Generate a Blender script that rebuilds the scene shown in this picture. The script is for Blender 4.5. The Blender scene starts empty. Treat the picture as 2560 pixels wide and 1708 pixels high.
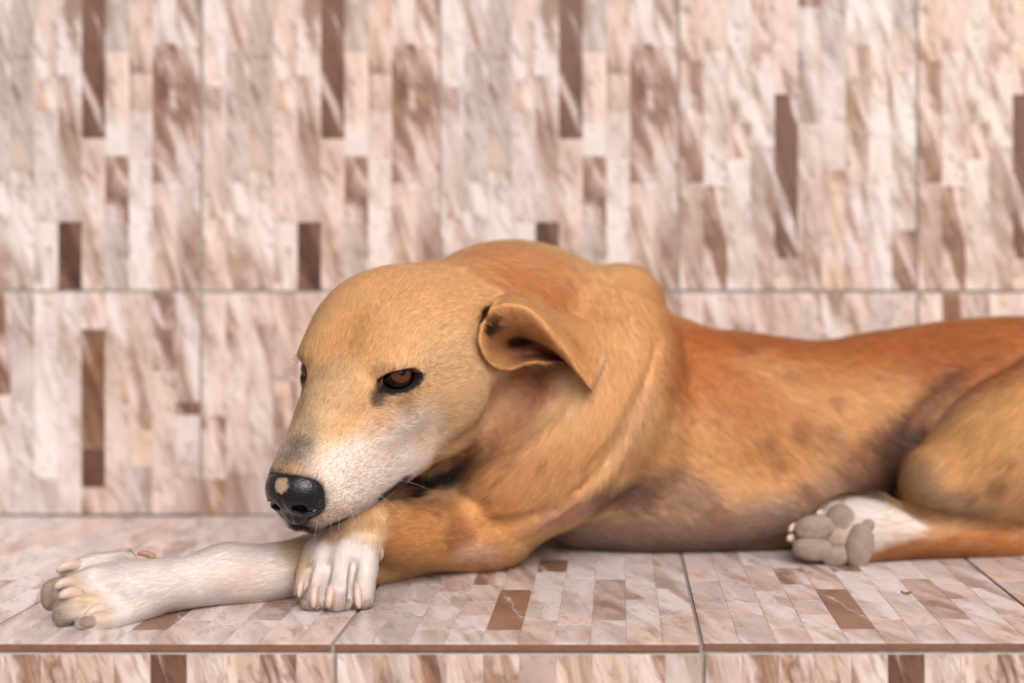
import bpy, bmesh, math, os, random, time
import numpy as np
from mathutils import Vector, Matrix

scene = bpy.context.scene
COL = scene.collection
T0 = time.time()

# ------------------------------------------------------------------ camera
# metres; x right, y away from the camera, z up; ledge top is z = 0
FPX, CX, CY, CAMH = 3394.0, 1545.0, 700.0, 0.197      # of the 2560 x 1708 frame
LEDGE_Y, WALL_Y, JOINT_Z = 0.737, 1.137, 0.188
cam = bpy.data.objects.new("camera", bpy.data.cameras.new("camera"))
COL.objects.link(cam)
cam.location = (0, 0, CAMH)
cam.rotation_euler = (math.radians(90), 0, 0)
cam.data.sensor_width = 36.0
cam.data.lens = FPX / 2560 * 36.0
cam.data.shift_x = -(CX - 1280) / 2560
cam.data.shift_y = -(854 - CY) / 2560
cam.data.clip_start, cam.data.clip_end = 0.02, 200.0
cam.data.dof.use_dof = True
cam.data.dof.focus_distance = 0.815
cam.data.dof.aperture_fstop = 3.0
cam.data.dof.aperture_blades = 0
scene.camera = cam

# ------------------------------------------------------------------ light
SUN_EL, SUN_AZ = math.radians(39), math.radians(158)   # azimuth from +Y (north) towards +X
world = bpy.data.worlds.new("World"); scene.world = world
world.use_nodes = True
wn = world.node_tree.nodes; wl = world.node_tree.links
bg = wn["Background"]
sky = wn.new("ShaderNodeTexSky"); sky.sky_type = 'NISHITA'; sky.sun_disc = False
sky.sun_elevation = SUN_EL; sky.sun_rotation = SUN_AZ
sky.air_density = 1.0; sky.dust_density = 4.0; sky.ozone_density = 1.0
hs = wn.new("ShaderNodeHueSaturation"); hs.inputs["Saturation"].default_value = 0.22
wl.new(sky.outputs[0], hs.inputs["Color"]); wl.new(hs.outputs[0], bg.inputs[0])
bg.inputs[1].default_value = 0.092
sd = bpy.data.lights.new("sun", 'SUN'); sun = bpy.data.objects.new("sun", sd); COL.objects.link(sun)
sd.energy = 1.5; sd.angle = math.radians(45); sd.color = (1.0, 0.93, 0.86)
sv = Vector((math.sin(SUN_AZ) * math.cos(SUN_EL), math.cos(SUN_AZ) * math.cos(SUN_EL), math.sin(SUN_EL)))
sun.rotation_euler = sv.to_track_quat('Z', 'Y').to_euler(); sun.location = sv * 5
scene.view_settings.view_transform = 'Standard'; scene.view_settings.look = 'None'
scene.view_settings.exposure = 0.52; scene.view_settings.gamma = 1.0
scene.render.engine = 'CYCLES'
try:
    scene.cycles_curves.shape = 'RIBBONS'
except Exception:
    pass

# ------------------------------------------------------------------ helpers
def lin(r, g, b):
    f = lambda c: (c / 255 / 12.92) if c / 255 <= .04045 else ((c / 255 + .055) / 1.055) ** 2.4
    return (f(r), f(g), f(b))
def P(px, py, D):
    """point at distance D (metres in front of the lens) on the sight line of a 2560-wide picture position"""
    return np.array([(px - CX) * D / FPX, D, CAMH - (py - CY) * D / FPX])
K = 2560 / 2350
def Q(x, y, D):
    return P(x * K, y * K, D)
def tag(o, label=None, cat=None, group=None, kind=None):
    for k, v in (("label", label), ("category", cat), ("group", group), ("kind", kind)):
        if v: o[k] = v
    return o
def link(o, parent=None):
    COL.objects.link(o)
    if parent is not None: o.parent = parent
    return o
def mesh_obj(name, verts, faces, mat, parent=None, smooth=False):
    me = bpy.data.meshes.new(name)
    me.from_pydata([tuple(map(float, v)) for v in verts], [], faces)
    me.update()
    if smooth: me.shade_smooth()
    if mat: me.materials.append(mat)
    return link(bpy.data.objects.new(name, me), parent)

class NT:
    """small node-tree helper"""
    def __init__(s, name):
        s.m = bpy.data.materials.new(name); s.m.use_nodes = True
        s.t = s.m.node_tree; s.n = s.t.nodes; s.b = s.n["Principled BSDF"]
    def new(s, typ, **kw):
        n = s.n.new(typ)
        for k, v in kw.items(): setattr(n, k, v)
        return n
    def put(s, sock, v):
        if isinstance(v, bpy.types.NodeSocket): s.t.links.new(v, sock)
        elif v is not None: sock.default_value = v
    def noise(s, vec, scale, detail=4, rough=.55, dist=0.):
        n = s.new("ShaderNodeTexNoise"); s.put(n.inputs["Vector"], vec)
        n.inputs["Scale"].default_value = scale; n.inputs["Detail"].default_value = detail
        n.inputs["Roughness"].default_value = rough; n.inputs["Distortion"].default_value = dist
        return n.outputs["Fac"]
    def map(s, vec, loc=(0, 0, 0), rot=(0, 0, 0), scale=(1, 1, 1)):
        n = s.new("ShaderNodeMapping"); s.put(n.inputs[0], vec)
        s.put(n.inputs[1], loc); s.put(n.inputs[2], rot); s.put(n.inputs[3], scale)
        return n.outputs[0]
    def ramp(s, fac, stops):
        n = s.new("ShaderNodeValToRGB"); s.put(n.inputs[0], fac)
        e = n.color_ramp.elements
        while len(e) < len(stops): e.new(0.5)
        for el, (p, c) in zip(e, stops):
            el.position = p; el.color = (*c, 1) if len(c) == 3 else c
        return n.outputs[0]
    def mix(s, fac, a, b, mode='MIX'):
        n = s.new("ShaderNodeMix", data_type='RGBA', blend_type=mode)
        s.put(n.inputs[0], fac); s.put(n.inputs[6], a if not isinstance(a, tuple) else (*a, 1)[:4]); s.put(n.inputs[7], b if not isinstance(b, tuple) else (*b, 1)[:4])
        return n.outputs[2]
    def math(s, op, a, b=None):
        n = s.new("ShaderNodeMath", operation=op); s.put(n.inputs[0], a)
        if b is not None: s.put(n.inputs[1], b)
        return n.outputs[0]
    def mrange(s, v, a, b, c=0., d=1.):
        n = s.new("ShaderNodeMapRange"); s.put(n.inputs[0], v)
        for i, x in enumerate((a, b, c, d)): n.inputs[1 + i].default_value = x
        return n.outputs[0]
    def bump(s, h, dist, strength=1.):
        n = s.new("ShaderNodeBump"); s.put(n.inputs["Height"], h)
        n.inputs["Distance"].default_value = dist; n.inputs["Strength"].default_value = strength
        s.t.links.new(n.outputs[0], s.b.inputs["Normal"])
    def base(s, c): s.put(s.b.inputs["Base Color"], c if not isinstance(c, tuple) else (*c, 1)[:4])
    def rough(s, v): s.put(s.b.inputs["Roughness"], v)

# ------------------------------------------------------------------ setting materials
def mat_stone():
    s = NT("stone_print")
    tc = s.new("ShaderNodeTexCoord").outputs["Object"]
    at = s.new("ShaderNodeAttribute", attribute_name="tone")
    oi = s.new("ShaderNodeObjectInfo")
    seed = s.math('MULTIPLY', at.outputs["Alpha"], 7.0)
    flag = s.math('GREATER_THAN', at.outputs["Alpha"], 1.5)        # strips with heavy brown veining
    v = s.new("ShaderNodeVectorMath", operation='ADD'); s.put(v.inputs[0], tc); s.put(v.inputs[1], seed)
    v = v.outputs[0]
    st = s.map(s.map(v, rot=(0, 0, math.radians(-17))), scale=(1.0, .16, 1.0))
    n1 = s.noise(st, 62, 5, .62, .6)            # long diagonal veins
    n2 = s.noise(s.map(s.map(v, rot=(0, 0, math.radians(-26))), scale=(1, .3, 1)), 130, 5, .6, 1.2)
    n3 = s.noise(v, 38, 4, .6, .4)              # blotches
    n4 = s.noise(v, 900, 3, .7)                 # grain
    n6 = s.noise(s.map(v, scale=(1, .45, 1)), 17, 2, .5)                 # where veins gather
    base = s.mix(s.mrange(n3, .36, .66), at.outputs["Color"], s.mix(1., at.outputs["Color"], (.86, .83, .83), 'MULTIPLY'))
    base = s.mix(s.math('MULTIPLY', s.mrange(n1, .57, .46), s.math('MULTIPLY', flag, .9)), base, s.mix(s.mrange(n3, .4, .6), lin(162, 126, 106), lin(130, 96, 80)))
    gather = s.math('MULTIPLY', s.mrange(n6, .32, .56), oi.outputs["Alpha"])
    base = s.mix(s.math('MULTIPLY', s.math('MULTIPLY', s.mrange(n1, .55, .39), gather), 1.0), base, s.mix(1., base, (.50, .385, .31), 'MULTIPLY'))
    base = s.mix(s.math('MULTIPLY', s.mrange(n1, .57, .66), .8), base, lin(222, 211, 210))
    base = s.mix(s.math('MULTIPLY', s.math('MULTIPLY', s.mrange(n2, .46, .36), .7), oi.outputs["Alpha"]), base, s.mix(1., base, (.48, .42, .39), 'MULTIPLY'))
    n5 = s.noise(s.map(v, scale=(1, .4, 1)), 26, 3, .5)
    base = s.mix(s.math('MULTIPLY', s.mrange(n5, .58, .68), .55), base, s.mix(1., base, (1.0, .80, .66), 'MULTIPLY'))
    base = s.mix(s.mrange(n4, .3, .7, .0, .13), base, s.mix(1., base, (.5, .45, .42), 'MULTIPLY'))
    base = s.mix(1.0, base, oi.outputs["Color"], 'MULTIPLY')
    s.base(base); s.rough(s.mrange(n3, .3, .7, .24, .36))
    s.b.inputs["Specular IOR Level"].default_value = .5
    s.bump(s.math('ADD', s.math('MULTIPLY', n2, .6), s.math('MULTIPLY', n4, .25)), .0006, .6)
    return s.m
def mat_plain(name, c1, c2, scale=60, rough=.6, bump=.0006):
    s = NT(name)
    tc = s.new("ShaderNodeTexCoord").outputs["Object"]
    n = s.noise(tc, scale, 6, .65)
    s.base(s.mix(s.mrange(n, .3, .7), c1, c2)); s.rough(rough)
    s.bump(n, bump, .7)
    return s.m
M_STONE = mat_stone()
M_SLAB = mat_plain("tile_glaze", lin(206, 192, 188), lin(192, 176, 170), 90, .35, .0002)
M_TERRA = mat_plain("terracotta_edge", lin(132, 87, 70), lin(106, 69, 56), 160, .75, .0008)
M_GROUT = mat_plain("grout", lin(158, 149, 140), lin(128, 121, 112), 220, .9, .001)
M_GROUND = mat_plain("concrete", lin(176, 166, 158), lin(150, 140, 132), 3, .85, .004)
M_WALL = mat_plain("plaster", lin(206, 190, 182), lin(196, 180, 172), 5, .8, .003)

# ------------------------------------------------------------------ tiles
TONE = dict(W=(222, 212, 208), P=(214, 200, 195), G=(199, 187, 182), E=(212, 193, 183), T=(204, 172, 146),
            B=(146, 112, 94), D=(116, 84, 68), M=(188, 168, 160), S=(206, 188, 182))
rnd = random.Random(5)
TW, GAP, NC = 0.2, 0.0022, 10
def layout(H, spec, seed, lmin=.045, lmax=.12, pal='WPPPGEWPEG'):
    """columns of print strips: explicit (v0, v1, tone) pieces, the rest filled with pale ones"""
    r = random.Random(seed); out = []
    W = TW - GAP; cw = W / NC
    for c in range(NC):
        segs = sorted(spec.get(c, [])); cuts = []; v = 0.
        def fill(a, b):
            while b - a > 1e-4:
                L = r.uniform(lmin, lmax)
                if b - a < L * 1.45: L = b - a
                cuts.append((a, a + L, r.choice(pal))); a += L
        for a, b, t in segs:
            if a > v: fill(v, min(a, H))
            if a < H: cuts.append((a, min(b, H), t))
            v = max(v, b)
        if v < H: fill(v, H)
        out += [(c * cw, (c + 1) * cw, a, b, t, r.random()) for a, b, t in cuts]
    return out
def strip_geo(u0, u1, v0, v1, z0=-.0006, top=.0, g=.00011, ch=.00018):
    u0 += g; u1 -= g; v0 += g; v1 -= g
    vs = [(u0, v0, z0), (u1, v0, z0), (u1, v1, z0), (u0, v1, z0),
          (u0, v0, top - ch), (u1, v0, top - ch), (u1, v1, top - ch), (u0, v1, top - ch),
          (u0 + ch, v0 + ch, top), (u1 - ch, v0 + ch, top), (u1 - ch, v1 - ch, top), (u0 + ch, v1 - ch, top)]
    fs = [(8, 9, 10, 11)]
    for k in range(4):
        l = (k + 1) % 4
        fs += [(4 + k, 4 + l, 8 + l, 8 + k), (k, l, 4 + l, 4 + k)]
    return vs, fs
def strip_mesh(pieces):
    vs, fs, cs = [], [], []
    for (u0, u1, v0, v1, t, sd_) in pieces:
        a, b = strip_geo(u0, u1, v0, v1)
        o = len(vs); vs += a; fs += [tuple(i + o for i in f) for f in b]
        cs += [(*lin(*TONE[t]), sd_ + (2. if t == 'S' else 0.))] * len(a)
    me = bpy.data.meshes.new("strip"); me.from_pydata(vs, [], fs)
    ca = me.color_attributes.new("tone", 'FLOAT_COLOR', 'POINT')
    ca.data.foreach_set("color", np.array(cs, np.float32).ravel())
    me.materials.append(M_STONE); me.update()
    return me
def slab_mesh(H, th=.0075, edge=None):
    if edge: th = .0042
    bm = bmesh.new(); W = TW - GAP
    bmesh.ops.create_cube(bm, size=1)
    for v in bm.verts:
        v.co = ((v.co.x + .5) * W, (v.co.y + .5) * H, -.0004 - th + (v.co.z + .5) * th)
    bmesh.ops.bevel(bm, geom=list(bm.edges), offset=.0006, segments=2, affect='EDGES', profile=.5)
    me = bpy.data.meshes.new("tile"); bm.to_mesh(me); bm.free()
    me.materials.append(M_SLAB)
    if edge:
        me.materials.append(edge)
        for p in me.polygons:
            if p.normal.z < .5: p.material_index = 1
    return me
class Print:
    """one printed tile design: a slab and its strips, meshes shared by every tile of that design"""
    def __init__(s, H, spec, seed, edge=None, **kw):
        s.pieces = layout(H, spec, seed, **kw); s.slab = slab_mesh(H, edge=edge)
        s.meshes = [strip_mesh([p]) for p in s.pieces]; s.joined = None
    def lay(s, parent, loc, rot, tint=(1, 1, 1), whole=True, vein=1.):
        t = link(bpy.data.objects.new("tile", s.slab), parent)
        j = lambda a: rnd.uniform(-a, a)
        t.location = tuple(c + j(.0004) for c in loc); t.rotation_euler = tuple(r + j(.0014) for r in rot)
        if whole:
            for me in s.meshes:
                o = link(bpy.data.objects.new("strip", me), t); o.color = (*tint, vein)
        else:
            if s.joined is None: s.joined = strip_mesh(s.pieces)
            o = link(bpy.data.objects.new("strip", s.joined), t); o.color = (*tint, vein); o["kind"] = "stuff"
        return t

# ------------------------------------------------------------------ ground, ledge, wall
def box(name, x0, x1, y0, y1, z0, z1, mat, parent=None):
    v = [(x, y, z) for z in (z0, z1) for y in (y0, y1) for x in (x0, x1)]
    f = [(0, 2, 3, 1), (4, 5, 7, 6), (0, 1, 5, 4), (2, 6, 7, 3), (0, 4, 6, 2), (1, 3, 7, 5)]
    return mesh_obj(name, v, f, mat, parent)
g = mesh_obj("ground", [(-40, -60, -.45), (40, -60, -.45), (40, 20, -.45), (-40, 20, -.45)], [(0, 1, 2, 3)], M_GROUND)
g["kind"] = "structure"

ledge = bpy.data.objects.new("bench", None); link(ledge); ledge.location = (0, 0, -.45)
tag(ledge, "low built-in bench clad in printed stone-strip tiles under the dog", "bench")
b = box("core", -2.4, 2.4, LEDGE_Y + .009, WALL_Y + .02, -.449, -.0055, M_GROUT, None); b.parent = ledge
b.location = (0, 0, .45)
wall = bpy.data.objects.new("wall", None); link(wall); wall.location = (0, WALL_Y, -.45)
tag(wall, "back wall covered in large vertical stone-strip print tiles", "wall")
b = box("backing", -2.4, 2.4, WALL_Y + .006, WALL_Y + .2, -.449, 2.2, M_WALL); b.parent = wall; b.location = (0, -WALL_Y, .45)
b = box("grout", -1.2, 1.2, WALL_Y + .0012, WALL_Y + .0059, 0.0, JOINT_Z + .401, M_GROUT); b.parent = wall; b.location = (0, -WALL_Y, .45)
b = box("grout", -1.2, 1.2, LEDGE_Y + .0012, LEDGE_Y + .0089, -.449, -.0056, M_GROUT); b.parent = ledge; b.location = (0, 0, .45)
b = box("grout", -1.2, 1.2, LEDGE_Y + .0015, WALL_Y + .001, -.0054, -.0012, M_GROUT); b.parent = ledge; b.location = (0, 0, .45)

A = {0: [(0, .06, 'E'), (.06, .17, 'P'), (.17, .4, 'W')], 1: [(0, .09, 'W'), (.09, .2, 'G'), (.2, .4, 'P')],
     2: [(0, .10, 'W'), (.10, .205, 'G'), (.205, .4, 'G')], 3: [(0, .057, 'W'), (.057, .15, 'P'), (.15, .4, 'E')],
     4: [(0, .057, 'D'), (.057, .18, 'P'), (.18, .4, 'P')], 5: [(0, .127, 'E'), (.127, .33, 'D')],
     6: [(0, .055, 'G'), (.055, .112, 'S'), (.112, .2, 'W'), (.2, .4, 'G')], 7: [(0, .11, 'W'), (.11, .15, 'P'), (.15, .181, 'E'), (.181, .4, 'E')],
     8: [(0, .09, 'E'), (.09, .206, 'S'), (.206, .4, 'P')], 9: [(0, .1, 'P'), (.1, .203, 'S'), (.203, .4, 'P')]}
B = {0: [(0, .09, 'P'), (.09, .192, 'S'), (.192, .4, 'P')], 1: [(0, .087, 'S'), (.087, .2, 'W'), (.2, .4, 'E')],
     2: [(0, .11, 'W'), (.11, .14, 'E'), (.14, .4, 'W')], 3: [(0, .055, 'W'), (.055, .12, 'G'), (.12, .182, 'W'), (.182, .27, 'S')],
     4: [(0, .026, 'W'), (.026, .164, 'D'), (.164, .4, 'E')], 5: [(0, .14, 'P'), (.14, .237, 'G'), (.237, .27, 'B')],
     6: [(0, .1, 'E'), (.1, .18, 'P'), (.18, .4, 'G')], 7: [(0, .09, 'S'), (.09, .205, 'E'), (.205, .4, 'W')],
     8: [(0, .13, 'W'), (.13, .4, 'W')], 9: [(0, .05, 'S'), (.05, .183, 'W'), (.183, .22, 'E')]}
C = {1: [(.10, .188, 'S'), (0, .10, 'P')], 2: [(.095, .188, 'G')], 5: [(0, .0225, 'E'), (.0225, .055, 'D'), (.055, .155, 'B'), (.155, .188, 'W')],
     7: [(.04, .07, 'E')], 8: [(.12, .188, 'S')], 9: [(0, .03, 'M'), (.03, .083, 'P'), (.083, .094, 'D'), (.094, .188, 'P')], 3: [(0, .03, 'G')]}
C2 = {0: [(.03, .083, 'S'), (.083, .188, 'P')], 1: [(.0, .035, 'M')], 2: [(0, .188, 'P')], 3: [(.073, .112, 'S'), (.112, .188, 'G')], 4: [(0, .07, 'E')]}
R_WALL = (math.radians(90), 0, 0)
pa = Print(.4, A, 11, lmin=.08, lmax=.16); pb = Print(.4, B, 12, lmin=.08, lmax=.16)
pc = Print(JOINT_Z - GAP, C, 13, lmin=.07, lmax=.12); pc2 = Print(JOINT_Z - GAP, C2, 14, lmin=.07, lmax=.12)
X0 = .0508 + GAP / 2
for i, (pu, pl, tu) in enumerate([(pb, pc2, (1, .97, .95)), (pa, pc, (.99, .985, .985)), (pa, pc2, (1.03, .98, .95)), (pa, pc, (1.0, .985, .975)),
                                  (pb, pc2, (1.02, 1.0, .98)), (pb, pc, (1.06, 1.0, .94)), (pa, pc2, (1, 1, 1))]):
    x = X0 + (i - 4) * TW
    inview = 1 <= i <= 5
    for pr, z in ((pl, .0), (pu, JOINT_Z)):
        t = pr.lay(wall, (x, 0, z + .45 + .0005), R_WALL, tu, inview)
LT = {0: [(0, .07, 'P'), (.07, .15, 'G'), (.15, .27, 'P')], 1: [(0, .06, 'G'), (.09, .14, 'G')], 2: [(0, .03, 'P'), (.03, .12, 'W'), (.12, .2, 'E')],
      3: [(0, .028, 'W'), (.06, .095, 'G'), (.14, .19, 'S')], 4: [(0, .028, 'W'), (.028, .127, 'B'), (.127, .26, 'E')], 5: [(0, .05, 'E'), (.05, .179, 'W'), (.179, .219, 'B')],
      6: [(0, .04, 'P'), (.16, .27, 'W')], 7: [(0, .05, 'P'), (.05, .157, 'M'), (.157, .27, 'W')], 8: [(0, .1, 'W'), (.1, .2, 'P')], 9: [(0, .06, 'E'), (.06, .13, 'W'), (.13, .2, 'G')]}
plt_ = Print(WALL_Y - LEDGE_Y - .003, LT, 21, edge=M_TERRA, lmin=.13, lmax=.25, pal='WPWPPWE')
FT = {1: [(.2, .444, 'S')], 2: [(.2, .444, 'S')], 5: [(.3, .444, 'D')], 8: [(.25, .444, 'S')], 6: [(.2, .444, 'P')], 3: [(.2, .444, 'E')], 0: [(.2, .444, 'P')]}
FT2 = {8: [(.3, .444, 'S')], 1: [(.2, .444, 'G')], 2: [(.2, .444, 'S')], 3: [(.25, .444, 'E')], 5: [(.2, .444, 'M')]}
pf = Print(.442, FT, 22, lmin=.1, lmax=.2); pf2 = Print(.442, FT2, 23, lmin=.1, lmax=.2)
XL = .0454 + GAP / 2
for i in range(-5, 4):
    x = XL + i * TW
    plt_.lay(ledge, (x, LEDGE_Y, .45), (0, 0, 0), [(1.03, 1.02, 1.04), (1.06, 1.04, 1.06), (1.0, 1.0, 1.02)][i % 3], -3 <= i <= 1, .75)
    t = (pf if i % 2 == 0 else pf2).lay(ledge, (x + .0008, LEDGE_Y - .0012, .45 - .4478), R_WALL, (1.04, 1.0, .97), -2 <= i <= 1, 1.)

# a scrap of dry leaf lying on the bench
def leaf_scrap():
    c = P(2267, 1491, .197 * FPX / (1491 - CY)); vs, fs = [], []
    for i in range(7):
        t = i / 6; w = .0011 * math.sin(math.pi * (t * .9 + .07)); x = (t - .5) * .0075
        for s in (-1, 0, 1): vs.append((x + .001 * s * t, s * w + .0012 * math.sin(3 * t), .0009 + .0012 * abs(s) + .0016 * (t - .4) ** 2 * 4))
    for i in range(6):
        for k in (0, 1): a = i * 3 + k; fs.append((a, a + 3, a + 4, a + 1))
    m = mat_plain("dry_leaf", lin(168, 148, 112), lin(96, 80, 58), 500, .8, .0002)
    o = mesh_obj("dry_leaf", vs, fs, m, None, True); o.location = (c[0], c[1], .0002); o.rotation_euler = (0, 0, -.5)
    md = o.modifiers.new("thick", 'SOLIDIFY'); md.thickness = .0003
    tag(o, "tiny dry leaf scrap on the bench tiles below the hind paw", "leaf")
leaf_scrap()

# ------------------------------------------------------------------ sculpting kit: signed distance fields -> mesh
def unit(v):
    v = np.asarray(v, float); return v / np.linalg.norm(v)
def smin(a, b, k):
    h = np.maximum(k - np.abs(a - b), 0) / k
    return np.minimum(a, b) - h * h * h * k / 6
def smax(a, b, k): return -smin(-a, -b, k)
def catmull(pts, n):
    """resample a control list (rows of any width) to n rows"""
    p = np.asarray(pts, float); m = len(p)
    if m == 2:
        t = np.linspace(0, 1, n)[:, None]; return p[0] * (1 - t) + p[1] * t
    e = np.vstack([2 * p[0] - p[1], p, 2 * p[-1] - p[-2]])
    s = np.linspace(0, m - 1, n); i = np.minimum(s.astype(int), m - 2); t = (s - i)[:, None]
    a, b, c, d = e[i], e[i + 1], e[i + 2], e[i + 3]
    return .5 * (2 * b + (c - a) * t + (2 * a - 5 * b + 4 * c - d) * t ** 2 + (3 * b - a - 3 * c + d) * t ** 3)
class Tube:
    """swept ellipse: rows of (x, y, z, r_side, r_up); up is a fixed direction"""
    def __init__(s, rows, up=(0, 0, 1), n=None):
        rows = [tuple(r) if len(r) == 5 else (*r, r[3]) for r in rows]
        s.r = catmull(rows, n or max(7, 6 * (len(rows) - 1))); s.up = unit(up)
        m = s.r[:, 3:].max()
        s.lo = s.r[:, :3].min(0) - m; s.hi = s.r[:, :3].max(0) + m
        c = s.r[:, :3]; t = np.gradient(c, axis=0); t /= np.linalg.norm(t, axis=1, keepdims=True) + 1e-12
        u = s.up - t * (t @ s.up)[:, None]; u /= np.linalg.norm(u, axis=1, keepdims=True) + 1e-9
        s.t, s.u, s.v = (a.astype(np.float32) for a in (t, u, np.cross(t, u))); s.r = s.r.astype(np.float32); s.last = None
    def __call__(s, p):
        best = np.full(len(p), 1e9, np.float32); si = np.zeros(len(p), np.float32); p = p.astype(np.float32); c = s.r[:, :3]
        for i in range(len(c) - 1):
            ax = c[i + 1] - c[i]; L2 = ax @ ax + 1e-12; o = p - c[i]
            t = np.clip(o @ (ax / L2), 0, 1)
            o -= t[:, None] * ax; d2 = np.einsum('ij,ij->i', o, o)
            m = d2 < best; best[m] = d2[m]; si[m] = i + t[m]
        i = np.minimum(si.astype(int), len(c) - 2); f = (si - i)[:, None]
        L = lambda a: a[i] * (1 - f) + a[i + 1] * f
        o = p - L(c); r = L(s.r[:, 3:]); rm = r.min(1)
        cs = np.einsum('ij,ij->i', o, L(s.v)) / r[:, 0]; cu = np.einsum('ij,ij->i', o, L(s.u)) / r[:, 1]; ca = np.einsum('ij,ij->i', o, L(s.t)) / rm
        k0 = np.sqrt(cs ** 2 + cu ** 2 + ca ** 2)
        k1 = np.sqrt((cs / r[:, 0]) ** 2 + (cu / r[:, 1]) ** 2 + (ca / rm) ** 2) + 1e-9
        s.last = si / (len(c) - 1)
        return np.where(k0 < 1e-3, -rm, k0 * (k0 - 1) / k1)
class Ell:
    """ellipsoid; ax = rows of its own axes"""
    def __init__(s, c, r, ax=None):
        s.c = np.asarray(c, float); s.r = np.asarray(r, float) * np.ones(3); s.ax = np.eye(3) if ax is None else np.asarray(ax, float)
        m = s.r.max(); s.lo = s.c - m; s.hi = s.c + m
    def __call__(s, p):
        q = (p - s.c) @ s.ax.T
        k0 = np.sqrt(((q / s.r) ** 2).sum(1)); k1 = np.sqrt(((q / s.r ** 2) ** 2).sum(1)) + 1e-9
        return np.where(k0 < 1e-3, -s.r.min(), k0 * (k0 - 1) / k1)
class Frame:
    """prims written in a local frame (centimetres), placed in the world; sym mirrors them in local y"""
    def __init__(s, O, F, L, U, sc):
        s.O = np.asarray(O, float); s.M = np.stack([F, L, U]); s.sc = sc
    def w(s, q): return s.O + (np.asarray(q, float) * s.sc) @ s.M
    def loc(s, p): return ((p - s.O) @ s.M.T) / s.sc
class In:
    def __init__(s, fr, prim, sym=False):
        s.f, s.p, s.sym = fr, prim, sym
        lo, hi = prim.lo.copy(), prim.hi.copy()
        if sym: m = max(abs(lo[1]), abs(hi[1])); lo[1], hi[1] = -m, m
        cs = np.array([fr.w((x, y, z)) for x in (lo[0], hi[0]) for y in (lo[1], hi[1]) for z in (lo[2], hi[2])])
        s.lo, s.hi = cs.min(0), cs.max(0)
    def __call__(s, p):
        q = s.f.loc(p)
        if s.sym: q[:, 1] = np.abs(q[:, 1])
        return s.p(q) * s.f.sc
class Sculpt:
    margin = .008
    def __init__(s): s.ops = []
    def add(s, prim, k=.01): s.ops.append(('+', prim, k)); return s
    def sub(s, prim, k=.004): s.ops.append(('-', prim, k)); return s
    def crease(s, prim, depth, width):
        """press a soft groove along a prim's core"""
        s.ops.append(('c', prim, (depth, width))); return s
    def __call__(s, p, pad=None):
        d = np.full(len(p), 1e3, p.dtype)
        for op, prim, k in s.ops:
            pad = (k if op != 'c' else k[1] * 2.2) + s.margin
            m = np.all((p > prim.lo - pad) & (p < prim.hi + pad), axis=1)
            if not m.any(): continue
            i = np.nonzero(m)[0]; q = prim(p[i])
            if op == '+': d[i] = smin(d[i], q, k)
            elif op == '-': d[i] = smax(d[i], -q, k)
            else:
                tp = getattr(prim, 'last', None)
                tp = 1. if tp is None else np.clip(np.minimum(tp, 1 - tp) / .22, 0, 1) ** .7
                d[i] += tp * k[0] * np.exp(-(np.maximum(q, 0) / k[1]) ** 2)
        return d
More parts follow.
